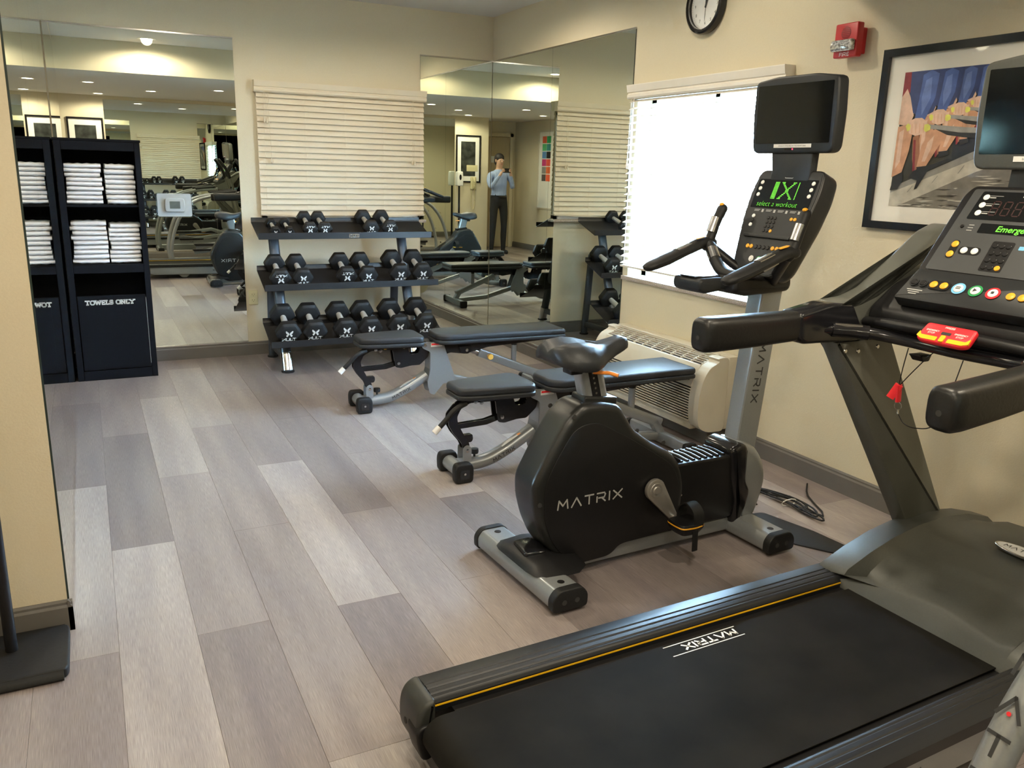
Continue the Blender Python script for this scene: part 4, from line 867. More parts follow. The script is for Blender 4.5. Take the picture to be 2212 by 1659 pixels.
# console
slope = (.155, .385); CT = frame((1.020, 0, 1.112), (0, -1, 0), (slope[0], 0, slope[1]))
def cpart(name, par, mb, mat, **k): o = mb.build(name, mat, par, **k); o.matrix_local = CT; return o
OUT = [(-.095, -.020), (.095, -.020), (.130, .018), (.170, .215), (.178, .325), (.168, .406), (.152, .425), (-.152, .425), (-.168, .406), (-.178, .325), (-.170, .215), (-.130, .018)]
body = cpart('console', bk, MB().slab(rnd(OUT, .025, 3), -.110, .0, 'z', .045, 5, r2=.006), m_shell, ang=50)
def onp(name, mb, mat, **k): return mb.build(name, mat, body, **k)
def _onp(name, mb, mat, par, T, **k): return mb.build(name, mat, par, **k)
onp('face_plate', MB().slab(rnd(inset(rnd(OUT, .025, 3), .010), .002, 1), .0, .002, 'z'), m_panel, smooth=False)
onp('display_panel', MB().slab(rnd([(-.150, .262), (.150, .262), (.152, .385), (-.152, .385)], .006), .002, .0028, 'z'), m_screen, smooth=False)
mb = MB(); mb.T = Matrix.Translation((0, .388, .0032)); strokes(mb, 'MATRIX', .0065, .0016, gap=.3, center=True); onp('brand_print', mb, m_whiteprint, smooth=False)
# dot matrix figure
mb = MB()
pat = {}
rows_n, cols_n = 13, 22
for r in range(rows_n):
    for c in range(cols_n):
        on = c in (0, 1, 2, 3) or c == 21 or (abs((c-12)-(r-6)*.85) < 1.1) or (abs((c-12)+(r-6)*.85) < 1.1)
        if on: x = -.060+c*.0058; y = .302+r*.0056; mb.add([(x, y, .0033), (x+.0044, y, .0033), (x+.0044, y+.004, .0033), (x, y+.004, .0033)], [(0, 1, 2, 3)])
onp('led_matrix', mb, m_led, smooth=False)
_f = font('select a workout', .031, Matrix.Translation((-.122, .270, .0034)), m_led, body, 'led_text', shear=.12, offset=-.0006)
mb = MB()
for k in range(4): mb.slab(rect(.010, .012, 0, cx=-.095+.063*k+.02, cy=.250), .002, .0026, 'z'); mb.slab(rect(.030, .002, 0, cx=-.105+.063*k, cy=.254), .002, .0026, 'z'); mb.slab(rect(.026, .002, 0, cx=-.107+.063*k, cy=.249), .002, .0026, 'z')
onp('legend_print', mb, m_greyprint, smooth=False)
def button(par, T, x, y, r, mat, ring=None, h_=.004, name='button'):
    b = MB().lathe([(r, .0), (r, h_*.6), (r*.8, h_), (.0005, h_)], (0, 0, 0), 'z', 16).build(name, mat, par); b.location = (x, y, .002)
    if ring: q = MB().lathe([(r*1.45, 0), (r*1.45, h_*.35), (r*1.02, h_*.35), (r*1.02, 0)], (0, 0, 0), 'z', 20, loop=True).build('button_ring', ring, par); q.location = (x, y, .002)
    return b
for sx in (-1, 1):
    for k in range(3): button(body, CT, sx*.132, .370-.026*k, .0085, m_whiteprint)
for k, mm_ in ((0, m_whiteprint), (1, m_panel), (2, m_whiteprint)): button(body, CT, -.112, .226-.019*k, .008, mm_)
for r in range(4):
    for c in range(3): button(body, CT, -.030+.018*c, .222-.018*r, .0068, m_amb if (r, c) == (3, 2) else m_black, h_=.003)
for sx in (.07, .088):
    button(body, CT, sx+.02, .222, .0072, m_amb)
onp('shelf_ledge', MB().slab(rnd([(-.120, .136), (.120, .136), (.124, .150), (-.124, .150)], .004), .0, .012, 'z', .002), m_panel)
for k, (x, mt) in enumerate([(-.094, m_amb), (-.074, m_amb), (-.050, m_black), (-.030, m_black), (-.008, m_black), (.014, m_black), (.040, m_amb), (.062, m_amb)]): button(body, CT, x+.012, .098, .0088, mt)
for x, rg in ((-.045, m_whiteprint), (-.005, m_green), (.035, m_redl)): button(body, CT, x+.006, .048, .0085, m_whiteprint, rg)
onp('fan_slot', MB().slab(rnd([(-.018, .398), (.018, .398), (.022, .412), (-.022, .412)], .003), .001, .006, 'z', .001), m_blackg)
for sg in (-1, 1): onp('clip_line', MB().tube([(sg*.032, .405, .004), (sg*.018, .390, .004), (0, .390, .004)], .0016, 6), m_greyprint)
# neck and TV
mb = MB(); mb.rings([[(x, y_, z) for y_ in (-w, w) for x, z in (([(a, zz), (b, zz)]) if y_ < 0 else [(b, zz), (a, zz)])] for a, b, w, zz in ((1.150, 1.200, .105, 1.40), (1.165, 1.205, .100, 1.50), (1.160, 1.200, .108, 1.585))]); mb.build('tv_neck', m_panel, bk, bevel=.008)
tT = frame((1.150, 0, 1.570), (0, -1, 0), (-.03, 0, 1))
tvo = MB().slab(rnd([(-.190, 0), (.190, 0), (.205, .02), (.212, .15), (.206, .278), (.10, .292), (-.10, .292), (-.206, .278), (-.212, .15), (-.205, .02)], .018, 3), -.070, 0, 'z', .028, 4, r2=.010).build('tv', m_panel, bk, ang=50); tvo.matrix_local = tT
def on_tv(name, mb, mat, par=tvo, T=tT): return mb.build(name, mat, par, smooth=False)
on_tv('screen', MB().slab(rect(.374, .222, .004, cy=.150), .0, .0015, 'z'), m_screen)
on_tv('notice_strip', MB().slab(rect(.190, .014, 0, cx=.010, cy=.029), .0015, .0022, 'z'), m_label)
_f = font('EARBUDS AVAILABLE AT THE FRONT DESK', .0072, Matrix.Translation((.010, .0265, .0026)), m_darkprint, tvo, align='CENTER')
on_tv('power_led', MB().slab(circ(.0028, 10, .012, .0165), .0, .0012, 'z'), m_redled)
on_tv('sensor_window', MB().slab(rect(.034, .006, 0, cx=-.012, cy=.0165), .0, .0006, 'z'), m_blackg)

# ------------------------------------------------------------------ treadmill
def treadmill(label, x, y, rz):
    t = thing('treadmill', label, 'treadmill', (x, y, 0), math.radians(rz))
    # deck frame (silver side skirts) and feet
    for sg in (-1, 1):
        mb = MB(); mb.slab(rnd([(.12, .055), (1.62, .055), (1.62, .150), (.06, .150), (.06, .085)], .01), min(sg*.345, sg*.385), max(sg*.345, sg*.385), 'y', .004); fr = mb.build('frame_skirt', m_silver, t)
        T = frame((1.02 if sg > 0 else .88, sg*.3856, .09), (-sg, 0, 0), (0, 0, 1)); mb = MB(); mb.T = T; strokes(mb, 'MATRIX', .024, .005, gap=.4); mb.build('lettering', m_darkprint, fr, smooth=False)
        mb = MB(); mb.slab(rnd([(.42, .05), (.56, .05), (.52, .012), (.46, .012)], .008), sg*.33-.02, sg*.33+.02, 'y', .004); mb.build('foot', m_silver, t)
        # black ribbed side rail: cross-section in y,z swept along x
        pr = []
        yo, yi = sg*.397, sg*.285
        N_ = 26
        top = []
        for k in range(N_+1):
            f_ = k/N_; yy = yo+(yi-yo)*f_; zz = .183+.006*math.sin(PI*f_)
            g_ = (f_*5) % 1.0
            if .02 < f_ < .86 and g_ < .12: zz -= .0022
            if f_ > .88: zz -= .010*((f_-.88)/.12)**2
            top.append((yy, zz))
        pr = [(yo, .150)]+[(yo, .172)]+top+[(yi, .160), (yi, .150)]
        mb = MB(); mb.rings([[(xx, a, b) for a, b in pr] for xx in (.082, 1.66)]); rl = mb.build('side_rail', m_blackg if False else M('rail_black', (.012, .013, .015), .38, spec=.35, var=.12, scale=14, stretch=(.2, 6, 1)), t, ang=20)
        mb = MB(); mb.rings([[(xx, yi-sg*a, .1645+b) for a, b in ((0, 0), (.0015, 0), (.0015, .0042), (0, .0042))] for xx in (.084, 1.62)]); relabel(mb.build('accent_stripe', m_yel, rl, smooth=False), 'amber edge stripe')
        # rear end cap
        mb = MB(); prof = [(.030, .125), (.034, .155), (.046, .176), (.064, .187), (.083, .190), (.083, .06), (.06, .045), (.038, .055), (.030, .085)]
        mb.slab(rnd(prof, .012, 3), min(sg*.272, sg*.402), max(sg*.272, sg*.402), 'y', .014, 4); ec = mb.build('end_cap', m_cap, t, ang=50)
        mb = MB(); mb.slab(rnd([(.024, .118), (.045, .132), (.075, .125), (.085, .05), (.060, .030), (.040, .035), (.028, .080)], .012, 3), min(sg*.262, sg*.330), max(sg*.262, sg*.330), 'y', .006); mb.build('roller_guard', m_black, ec)
        MB().lathe([(.001, .0290), (.009, .0290), (.009, .033), (.001, .033)], (0, sg*.350, .100), 'x', 12).build('cap_hole', m_creamd, ec)
    # belt wraps round the rear roller
    mb = MB(); zb, rr = .160, .052; pr = []
    top = [(1.74, zb)]+[(.10, zb)]+[(.088-rr*math.sin(a), zb-rr+rr*math.cos(a)) for a in [PI*k/12 for k in range(0, 13)]]+[(1.74, zb-2*rr)]
    inn = [(1.74, zb-2*rr+.003)]+[(.088-(rr-.003)*math.sin(a), zb-rr+(rr-.003)*math.cos(a)) for a in [PI*k/12 for k in range(12, -1, -1)]]+[(1.74, zb-.003)]
    pr = top+inn; mb.rings([[(a, yy, b) for a, b in pr] for yy in (-.252, .252)]); bt = mb.build('belt', m_belt, t, ang=30)
    mb = MB(); mb.T = frame((1.030, .232, zb+.0006), (-1, 0, 0), (0, -1, 0)); strokes(mb, 'MATRIX', .024, .0062, gap=.36, xs=1.18); mb.T = Matrix.Identity(4)
    for y_ in (.243, .196): mb.add([(.775, y_-.0016, zb+.0006), (1.045, y_-.0016, zb+.0006), (1.045, y_+.0016, zb+.0006), (.775, y_+.0016, zb+.0006)], [(0, 1, 2, 3)])
    mb.build('lettering', m_whiteprint, bt, smooth=False)
    MB().bb(.13, 1.72, -.285, .285, .112, .150).build('deck_board', m_black, t, smooth=False)
    # motor hood
    def hring(x0, zt, zc, xe=0):
        pts = [(-.408, .045), (-.410, max(.10, zt-.075)), (-.385, zt-.020), (-.340, zt), (-.275, zt+.004), (-.250, zt-.010), (-.20, zc), (0, zc+.012), (.20, zc), (.250, zt-.010), (.275, zt+.004), (.340, zt), (.385, zt-.020), (.410, max(.10, zt-.075)), (.408, .045)]
        return [(x0+(xe if abs(a) < .27 else 0)+(.03 if abs(a) < .1 and xe else 0), a, b) for a, b in pts]
    mb = MB(); mb.rings([hring(1.560, .195, .170, .085), hring(1.575, .212, .182, .085), hring(1.68, .252, .215, .05), hring(1.80, .286, .250, .03), hring(1.92, .305, .280, .01), hring(2.06, .312, .300), hring(2.20, .298, .300), hring(2.33, .262, .275), hring(2.38, .200, .210), hring(2.385, .10, .11)]); hd = mb.build('motor_hood', m_greys, t, ang=28)
    bT = frame((2.02, -.03, .3125), (0, -1, 0), (1, 0, .10))
    bd_ = MB().slab([(u*.092, v*.034) for u, v in circ(1, 32)], .0, .008, 'z', .003).build('badge', m_steel, hd, ang=30); bd_.matrix_local = bT
    bi = MB(); bi.slab([(u*.083, v*.027) for u, v in circ(1, 32)], .008, .0088, 'z', m=m_label); bi.T = Matrix.Translation((0, -.008, .0092)); strokes(bi, 'MATRIX', .016, .003, gap=.4, center=True, m=m_darkprint); bi = bi.build('badge_print', m_label, hd, smooth=False); bi.matrix_local = bT
    MB().bb(1.58, 2.36, -.37, .37, .030, .050).build('hood_base', m_black, t, smooth=False)
    for sg in (-1, 1):
        # uprights
        y0 = sg*.372
        mb = MB(); mb.slab(rnd([(1.965, .255), (2.165, .255), (1.712, .985), (1.455, .985)], .006, 2), y0-.036, y0+.036, 'y', .010, 2); ur = mb.build('upright', m_grey, t, ang=25)
        for bx, bz in ((1.500, .955), (1.560, .950), (1.650, .958)):
            MB().lathe([(.001, sg*.003), (.006, sg*.003), (.008, 0), (.001, 0)] if sg > 0 else [(.001, -.003), (.006, -.003), (.008, 0), (.001, 0)], (bx, y0+sg*.036, bz), 'y', 10).build('bolt', m_steel, ur)
            MB().lathe([(.001, -sg*.003), (.006, -sg*.003), (.008, 0), (.001, 0)], (bx, y0-sg*.036, bz), 'y', 10).build('bolt', m_steel, ur)
        # armrest grip
        ax_, az_ = (0, 0) if sg > 0 else (.028, -.028)
        mb = MB(); mb.tube([(.915+ax_, sg*.362, 1.042+az_), (.919+ax_, sg*.362, 1.042+az_), (.930+ax_, sg*.362, 1.042+az_), (.96+ax_, sg*.362, 1.042+az_), (1.12, sg*.362, 1.043+az_*.7), (1.285, sg*.362, 1.046+az_*.3)], [.024, .032, .037, .038, .038, .036], 24, h=[.036, .044, .049, .050, .048, .045], p=3.6); gp = mb.build('armrest', m_grip, t, ang=60); MB().lathe([(.001, -.0005), (.007, -.0005), (.007, .001), (.001, .001)], (.9145+ax_, sg*.362, 1.035+az_), 'x', 12).build('end_screw', m_creamd, gp)
        MB().slab(rnd([(1.27, 1.010), (1.30, .992), (1.55, .985), (1.56, 1.02), (1.50, 1.108), (1.40, 1.112), (1.27, 1.088)], .015, 3), sg*.366-.043, sg*.366+.043, 'y', .014, 3).build('arm_joint', m_blackg, t, ang=50)
        mb = MB(); mb.slab(rnd([(1.42, 1.112), (1.47, 1.015), (1.62, .996), (1.72, 1.02), (1.86, 1.18), (1.98, 1.33), (1.93, 1.345), (1.86, 1.32), (1.74, 1.235), (1.60, 1.145), (1.52, 1.120)], .015, 3), sg*.372-.046, sg*.372+.046, 'y', .022, 5); mb.build('side_shoulder', m_shoulder, t, ang=50)
    # pulse bar in front of the console
    path = cr([(1.36, .345, 1.030), (1.43, .325, 1.030), (1.50, .26, 1.026), (1.535, .15, 1.020), (1.54, 0, 1.016), (1.535, -.15, 1.020), (1.50, -.26, 1.026), (1.43, -.325, 1.030), (1.36, -.345, 1.030)], 6)
    mb = MB(); mb.tube(path, .018, 14); pb = mb.build('pulse_bar', m_blackg, t)
    for sg in (-1, 1):
        mb = MB(); mb.tube([path[5*1] if sg > 0 else path[-6], path[8] if sg > 0 else path[-9], path[12] if sg > 0 else path[-13]], .0225, 14); gp = mb.build('pulse_grip', m_blackg, pb)
        a = (path[6] if sg > 0 else path[-7]); b = (path[11] if sg > 0 else path[-12]); mb = MB(); mb.tube([a+Vector((-.006, 0, .0165)), b+Vector((-.006, 0, .0165))], .011, 10, h=.007); mb.build('sensor_plate', m_steel, pb)
    mb = MB(); mb.slab(rnd([(1.53, .985), (1.55, .965), (1.575, .965), (1.585, .985)], .004), .10, .14, 'y', .004); mb.build('cord_hook', m_black, t)
    # lower tray of the console
    tb = MB(); tb.slab(rnd([(1.56, 1.022), (1.62, 1.000), (1.90, 1.06), (1.93, 1.17), (1.80, 1.21), (1.66, 1.165), (1.56, 1.095)], .02, 3), -.325, .325, 'y', .020, 3); tb = tb.build('tray', m_black, t, ang=50)
    for sg in (-1, 1):
        mb = MB(); mb.slab(rect(.20, .17, .035, 4), 0, .004, 'z', .001); o = mb.build('bottle_recess', m_creamd, tb); o.matrix_local = frame((1.632, -sg*.19, 1.098), (0, -1, 0), (.75, 0, .42))
    MB().tube(cr([(1.555, -.315, 1.050), (1.530, -.20, 1.060), (1.520, 0, 1.065), (1.530, .20, 1.060), (1.555, .315, 1.050)], 6), .020, 12, h=.016).build('tray_lip', m_black, tb)
    # console
    BT = frame((1.548, 0, 1.140), (0, -1, 0), (.085, 0, .090)); 
    UT = frame((1.630, 0, 1.216), (0, -1, 0), (.170, 0, .250))
    lo = MB().slab(rnd([(-.232, 0), (.232, 0), (.218, .118), (-.218, .118)], .008), -.045, 0, 'z', .008, 2).build('button_panel', m_panel, t, ang=40); lo.matrix_local = BT
    up_ = MB().slab(rnd([(-.222, 0), (.222, 0), (.210, .27), (.192, .305), (-.192, .305), (-.210, .27)], .015, 3), -.075, 0, 'z', .030, 4, r2=.005).build('console', m_black, t, ang=50); up_.matrix_local = UT
    def U(name, mb, mat, **k): k.setdefault('smooth', False); return _onp(name, mb, mat, up_, UT, **k)
    U('face_plate', MB().slab(rnd([(-.200, .010), (.200, .010), (.182, .292), (-.182, .292)], .008), 0, .002, 'z'), M('console_face_grey', (.050, .053, .056), .45))
    U('display_panel', MB().slab(rnd([(-.160, .188), (.160, .188), (.152, .284), (-.152, .284)], .006), .002, .003, 'z'), m_screen)
    U('text_display', MB().slab(rect(.230, .032, .003, cx=.010, cy=.160), .002, .0032, 'z'), m_screen)
    _g = font('Emergency Stop', .027, UT, m_led, up_, 'led_text', shear=.15, align='CENTER', offset=.0004); _g.matrix_local = Matrix.Translation((.034, .151, .0036))
    mb = MB()
    def seg7(x, y, w, h_):
        q = .0035
        for (a, b, c, d) in ((x, y, x+w, y+q), (x, y+h_/2, x+w, y+h_/2+q), (x, y+h_, x+w, y+h_+q), (x-q, y+q, x, y+h_/2), (x-q, y+h_/2+q, x, y+h_), (x+w, y+q, x+w+q, y+h_/2), (x+w, y+h_/2+q, x+w+q, y+h_)): mb.add([(a, b, .0034), (c, b, .0034), (c, d, .0034), (a, d, .0034)], [(0, 1, 2, 3)])
    for x in (-.100, -.066, -.032, .010, .044, .078): seg7(x, .203, .017, .046)
    U('led_digits', mb, m_ledd)
    mb = MB(); mb.T = Matrix.Translation((.0, .268, .0034)); strokes(mb, 'MATRIX', .008, .0018, gap=.3, center=True); U('brand_print', mb, m_whiteprint)
    for k in range(3):
        for sx in (-1, 1): button(up_, UT, sx*.134, .264-.027*k, .0095, m_whiteprint, h_=.003)
    mb = MB()
    for k in range(3): mb.slab(rect(.040, .0012, 0, cx=-.105, cy=.269-.027*k), .003, .0034, 'z'); mb.slab(rect(.018, .003, 0, cx=-.114, cy=.263-.027*k), .003, .0034, 'z')
    for k in range(3): mb.slab(rect(.016, .002, 0, cx=-.132, cy=.168-.009*k), .002, .0026, 'z')
    U('legend_print', mb, m_greyprint)
    button(up_, UT, -.158, .161, .0055, m_black)
    for y_ in (.100, .066): button(up_, UT, -.148, y_, .0108, m_amb)
    U('button_bezel', MB().slab(rnd(rect(.024, .062, .010, cx=-.148, cy=.083), .001, 1), .002, .0028, 'z'), m_black)
    for x in (-.112, -.080): button(up_, UT, x, .082, .0105, m_whiteprint)
    U('button_bezel', MB().slab(rect(.066, .026, .012, cx=-.096, cy=.082), .002, .0028, 'z'), m_black)
    U('keypad_bezel', MB().slab(rect(.064, .098, .006, cx=-.010, cy=.072), .002, .0028, 'z'), m_black)
    for r in range(4):
        for c in range(3): button(up_, UT, -.030+.0195*c, .106-.0235*r, .0082, m_amb if (r, c) == (3, 2) else m_black, ring=None)
    U('card_reader_mark', MB().slab(rect(.016, .012, .002, cx=.045, cy=.105), .002, .0026, 'z'), m_blue)
    def Lb(x, y_, r, mat, ring=None): return button(lo, BT, x, y_, r, mat, ring)
    for x in (-.196, -.166): Lb(x, .062, .0095, m_black, m_panel)
    for x in (-.132, -.100): Lb(x, .062, .0118, m_amb)
    _onp('button_bezel', MB().slab(rect(.068, .032, .015, cx=-.116, cy=.062), .0, .0025, 'z'), m_black, lo, BT)
    for x, rg in ((-.054, m_blue), (-.004, m_green), (.046, m_redl)): Lb(x, .060, .0135, m_whiteprint, rg)
    for x in (.096, .128): Lb(x, .058, .0118, m_amb)
    for x in (.164, .196): Lb(x, .058, .0095, m_black, m_panel)
    for x, mk in ((-.054, 0), (-.004, 1), (.046, 2)):
        mb = MB()
        if mk == 0: mb.slab(rect(.014, .0025, 0, cx=x, cy=.063), .0062, .0066, 'z'); mb.slab(rect(.014, .0025, 0, cx=x, cy=.058), .0062, .0066, 'z')
        if mk == 1: mb.slab([(x-.005, .054), (x+.006, .060), (x-.005, .066)], .0062, .0066, 'z')
        if mk == 2: mb.slab(rect(.008, .008, 0, cx=x, cy=.060), .0062, .0066, 'z')
        _onp('button_mark', mb, m_darkprint, lo, BT, smooth=False)
    mb = MB()
    for cx_ in (-.18, .17):
        for k in range(3): mb.slab(rect(.050-.012*k, .0028, 0, cx=cx_, cy=.036-.007*k), 0, .0006, 'z')
    _onp('legend_print', mb, m_greyprint, lo, BT, smooth=False)['kind'] = 'stuff'
    # safety stop block with lettering
    ET = frame((1.468, 0, 1.036), (0, -1, 0), (.050, 0, .045))
    es = MB().slab(rnd([(-.078, .008), (-.060, .0), (.060, .0), (.078, .008), (.074, .066), (-.074, .066)], .010, 3), 0, .018, 'z', .006, 3).build('stop_block', m_redl, t, ang=50); es.matrix_local = ET
    mb = MB(); 
    for sg in (-1, 1): mb.slab(rnd([(sg*.016, .004), (sg*.060, .004), (sg*.077, .012), (sg*.075, .030), (sg*.066, .018), (sg*.016, .018)], .002, 2), .0135, .0192, 'z')
    mb.slab(rect(.014, .022, .004, cy=.014), .014, .0215, 'z'); _onp('yellow_trim', mb, m_yel, es, ET)
    _onp('key_socket', MB().slab(rect(.028, .010, .002, cy=.034), .0175, .0188, 'z'), m_creamd, es, ET)
    mb = MB(); mb.T = Matrix.Translation((0, .052, .0184)); strokes(mb, 'PRESS', .0055, .0012, gap=.25, center=True)
    for sx in (-.042, .042):
        mb.T = Matrix.Translation((sx, .036, .0184)); strokes(mb, 'EMERGENCY', .0048, .0010, gap=.22, center=True, xs=.75); mb.T = Matrix.Translation((sx, .027, .0184)); strokes(mb, 'STOP', .0048, .0010, gap=.25, center=True)
    _onp('lettering', mb, m_whiteprint, es, ET, smooth=False)
    # lanyard with red clip
    mb = MB(); mb.tube(cr([(1.535, .145, 1.00), (1.530, .150, .94), (1.525, .152, .880)], 4), .0016, 6); mb.tube(cr([(1.525, .152, .882), (1.53, .12, .93), (1.545, .085, .985), (1.55, .06, 1.012)], 4), .0016, 6)
    mb.tube(cr([(1.53, .145, .800), (1.53, .120, .775), (1.53, .08, .772), (1.52, .02, .80), (1.51, -.02, .90), (1.53, -.03, 1.00)], 5), .0016, 6); ly = mb.build('safety_cord', m_black, t)
    mb = MB(); mb.tube([(1.525, .150, .888), (1.515, .168, .845)], .006, 8, h=.012, p=4); mb.tube([(1.525, .150, .888), (1.530, .150, .835)], .005, 8, h=.010, p=4); mb.build('cord_clip', m_redl, ly)
    mb = MB(); mb.tube([(1.530+.0*math.cos(a), .148+.012*math.cos(a), .822+.012*math.sin(a)) for a in [2*PI*k/16 for k in range(17)]], .0012, 6); mb.tube([(1.53, .147, .812), (1.53, .145, .798)], .003, 8); mb.build('cord_ring', m_steel, ly)
    # TV on its neck
    MB().slab(rnd([(1.80, 1.40), (1.86, 1.38), (1.87, 1.56), (1.82, 1.60)], .01), -.10, .10, 'y', .010, 2).build('tv_neck', m_panel, t)
    TT = frame((1.795, 0, 1.515), (0, -1, 0), (-.02, 0, 1))
    tv_ = MB().slab(rnd([(-.195, 0), (.195, 0), (.210, .02), (.218, .16), (.210, .300), (.10, .315), (-.10, .315), (-.210, .300), (-.218, .16), (-.210, .02)], .020, 3), -.070, 0, 'z', .028, 4, r2=.010).build('tv', m_greys, t, ang=50); tv_.matrix_local = TT
    on_tv('screen', MB().slab(rect(.384, .236, .004, cy=.162), .0, .0015, 'z'), m_screen, tv_, TT)
    on_tv('notice_strip', MB().slab(rect(.190, .015, 0, cx=.010, cy=.030), .0015, .0022, 'z'), m_label, tv_, TT)
    _h = font('EARBUDS AVAILABLE AT THE FRONT DESK', .0072, TT, m_darkprint, tv_, align='CENTER'); _h.matrix_local = Matrix.Translation((.010, .0275, .0026))
    return t
treadmill('grey treadmill with black belt filling the lower right foreground', .600, 1.410, 2.0)

# ------------------------------------------------------------------ climber / elliptical beside the treadmill
def elliptical(label, x, y, rz):
    t = thing('elliptical_trainer', label, 'elliptical trainer', (x, y, 0), math.radians(rz))
    MB().slab(rnd([(.10, .03), (2.0, .03), (2.0, .12), (.10, .12)], .02), -.05, .05, 'y', .01).build('base_beam', m_silver, t)
    for xx in (.10, 1.95):
        MB().tube([(xx, -.30, .05), (xx, .30, .05)], .04, 14, h=.035, p=4).build('cross_foot', m_silver, t)
        for s in (-1, 1): MB().slab(rect(.09, .085, .02, cx=xx, cy=.045), min(s*.285, s*.32), max(s*.285, s*.32), 'y', .006).build('end_cap', m_rub, t)
    for s in (-1, 1):
        pth = cr([(.10, s*.255, .07), (.08, s*.262, .25), (.13, s*.265, .50), (.235, s*.262, .74), (.42, s*.25, .93), (.72, s*.24, 1.02), (1.05, s*.22, 1.05)], 7)
        mb = MB(); mb.tube(pth, .025, 16, h=.027, up=(0, 1, 0)); at = mb.build('side_arc', m_silver, t)
        if s > 0 or True:
            mb = MB(); mb.T = frame((.239, s*.262-.0, .74), (.0, -s, 0), (.5, 0, 1)); T0 = frame((.212, s*.262, .770), (0, -1, 0), (.45, 0, 1)); mb.T = T0; strokes(mb, 'MATRIX', .032, .0058, gap=.3, stack=.062); mb.build('lettering', m_darkprint, at, smooth=False)['kind'] = 'stuff'; mb = MB(); mb.T = T0; mb.slab(circ(.0035, 10, 0, -.056), 0, .0006); mb.build('red_dot', m_redl, at, smooth=False)
        MB().tube([(.70, s*.24, 1.045), (1.02, s*.222, 1.08)], .024, 12).build('handrail_grip', m_rub, t)
        # pedals and pedal arms
        dz = .10 if s > 0 else 0
        MB().tube([(.42, s*.12, .18+dz), (.95, s*.12, .26+dz), (1.45, s*.12, .30-dz)], .022, 10, h=.03, p=4).build('pedal_arm', m_silver, t)
        MB().slab(rnd([(.40, s*.12-.075), (.78, s*.12-.07), (.80, s*.12+.07), (.40, s*.12+.075)], .03), .205+dz, .235+dz, 'z', .008).build('pedal', m_black, t)
        hb = MB(); hb.tube(cr([(1.45, s*.20, .32), (1.36, s*.24, .75), (1.28, s*.26, 1.15), (1.20, s*.25, 1.38), (1.10, s*.22, 1.52)], 6), .020, 12); hb = hb.build('moving_handle', m_grey, t)
        MB().tube(cr([(1.25, s*.262, 1.24), (1.20, s*.25, 1.38), (1.10, s*.22, 1.52)], 5), .025, 12, round_end=True).build('handle_grip', m_rub, hb)
    MB().slab(rnd([(1.35, .12), (1.98, .12), (2.0, .40), (1.85, .68), (1.62, .72), (1.42, .50)], .06, 4), -.11, .11, 'y', .03, 4).build('drive_housing', m_greys, t)
    MB().tube([(1.72, 0, .66), (1.66, 0, 1.25)], .045, 14, h=.035, p=4, up=(1, 0, 0)).build('mast', m_silver, t)
    T = frame((1.56, 0, 1.14), (0, -1, 0), (.16, 0, .30)); c = MB().slab(rnd([(-.14, 0), (.14, 0), (.17, .28), (.14, .32), (-.14, .32), (-.17, .28)], .02), -.07, 0, 'z', .02, 3).build('console', m_black, t); c.matrix_local = T
    _onp('display_panel', MB().slab(rect(.24, .09, .004, cy=.24), 0, .002, 'z'), m_screen, c, T)
    for k in range(4): button(c, T, -.06+.04*k, .06, .010, m_amb)
    T = frame((1.74, 0, 1.47), (0, -1, 0), (-.02, 0, 1)); v = MB().slab(rnd([(-.20, 0), (.20, 0), (.21, .15), (.20, .29), (-.20, .29), (-.21, .15)], .02), -.06, 0, 'z', .02, 3).build('tv', m_panel, t); v.matrix_local = T
    _onp('screen', MB().slab(rect(.37, .23, .004, cy=.15), 0, .0015, 'z'), m_screen, v, T)
    return t
elliptical('silver and black elliptical trainer beside the treadmill with an arched silver side tube', .960, .350, 0)

# ------------------------------------------------------------------ things on the floor
mp_ = MB(); mp_.slab(rnd([(2.47, 2.62), (2.50, 2.30), (2.62, 2.12), (2.70, 2.13), (2.68, 2.36), (2.62, 2.60)], .02), .0005, .006, 'z', .002)
tag(mp_.build('floor_mat', m_rub), 'black rubber floor mat strip between the bike and the treadmill', 'mat')
pts = [(2.58, 2.60, .05), (2.64, 2.74, .010), (2.78, 2.90, .008)]
for k in range(34):
    a = .6+k*.72; u = k/33; e = 1+.35*math.sin(k*1.3)
    pts.append((2.80-.02*math.cos(a*2)+.030*e*math.sin(a), 2.62+.21*math.cos(a)*(.75+.35*math.sin(k*.9)), .008+.012*abs(math.sin(k*.8))))
pts += [(2.84, 2.45, .008), (2.96, 2.66, .008), (3.08, 2.78, .008)]
mb = MB(); mb.tube(cr(pts, 3), .0045, 6); cbl = thing('power_cable', 'coiled black power cable on the floor behind the exercise bike', 'cable', (2.72, 2.55, 0)); o_ = mb.build('cord', m_rub, cbl); o_.location = (-2.72, -2.55, 0)
mb = MB(); mb.tube([(2.80+.045*math.cos(a), 2.62, .016+.015*math.sin(a)) for a in [2*PI*k/10 for k in range(11)]], .0025, 6); o_ = mb.build('cable_tie', m_whiteprint, cbl); o_.location = (-2.72, -2.55, 0)

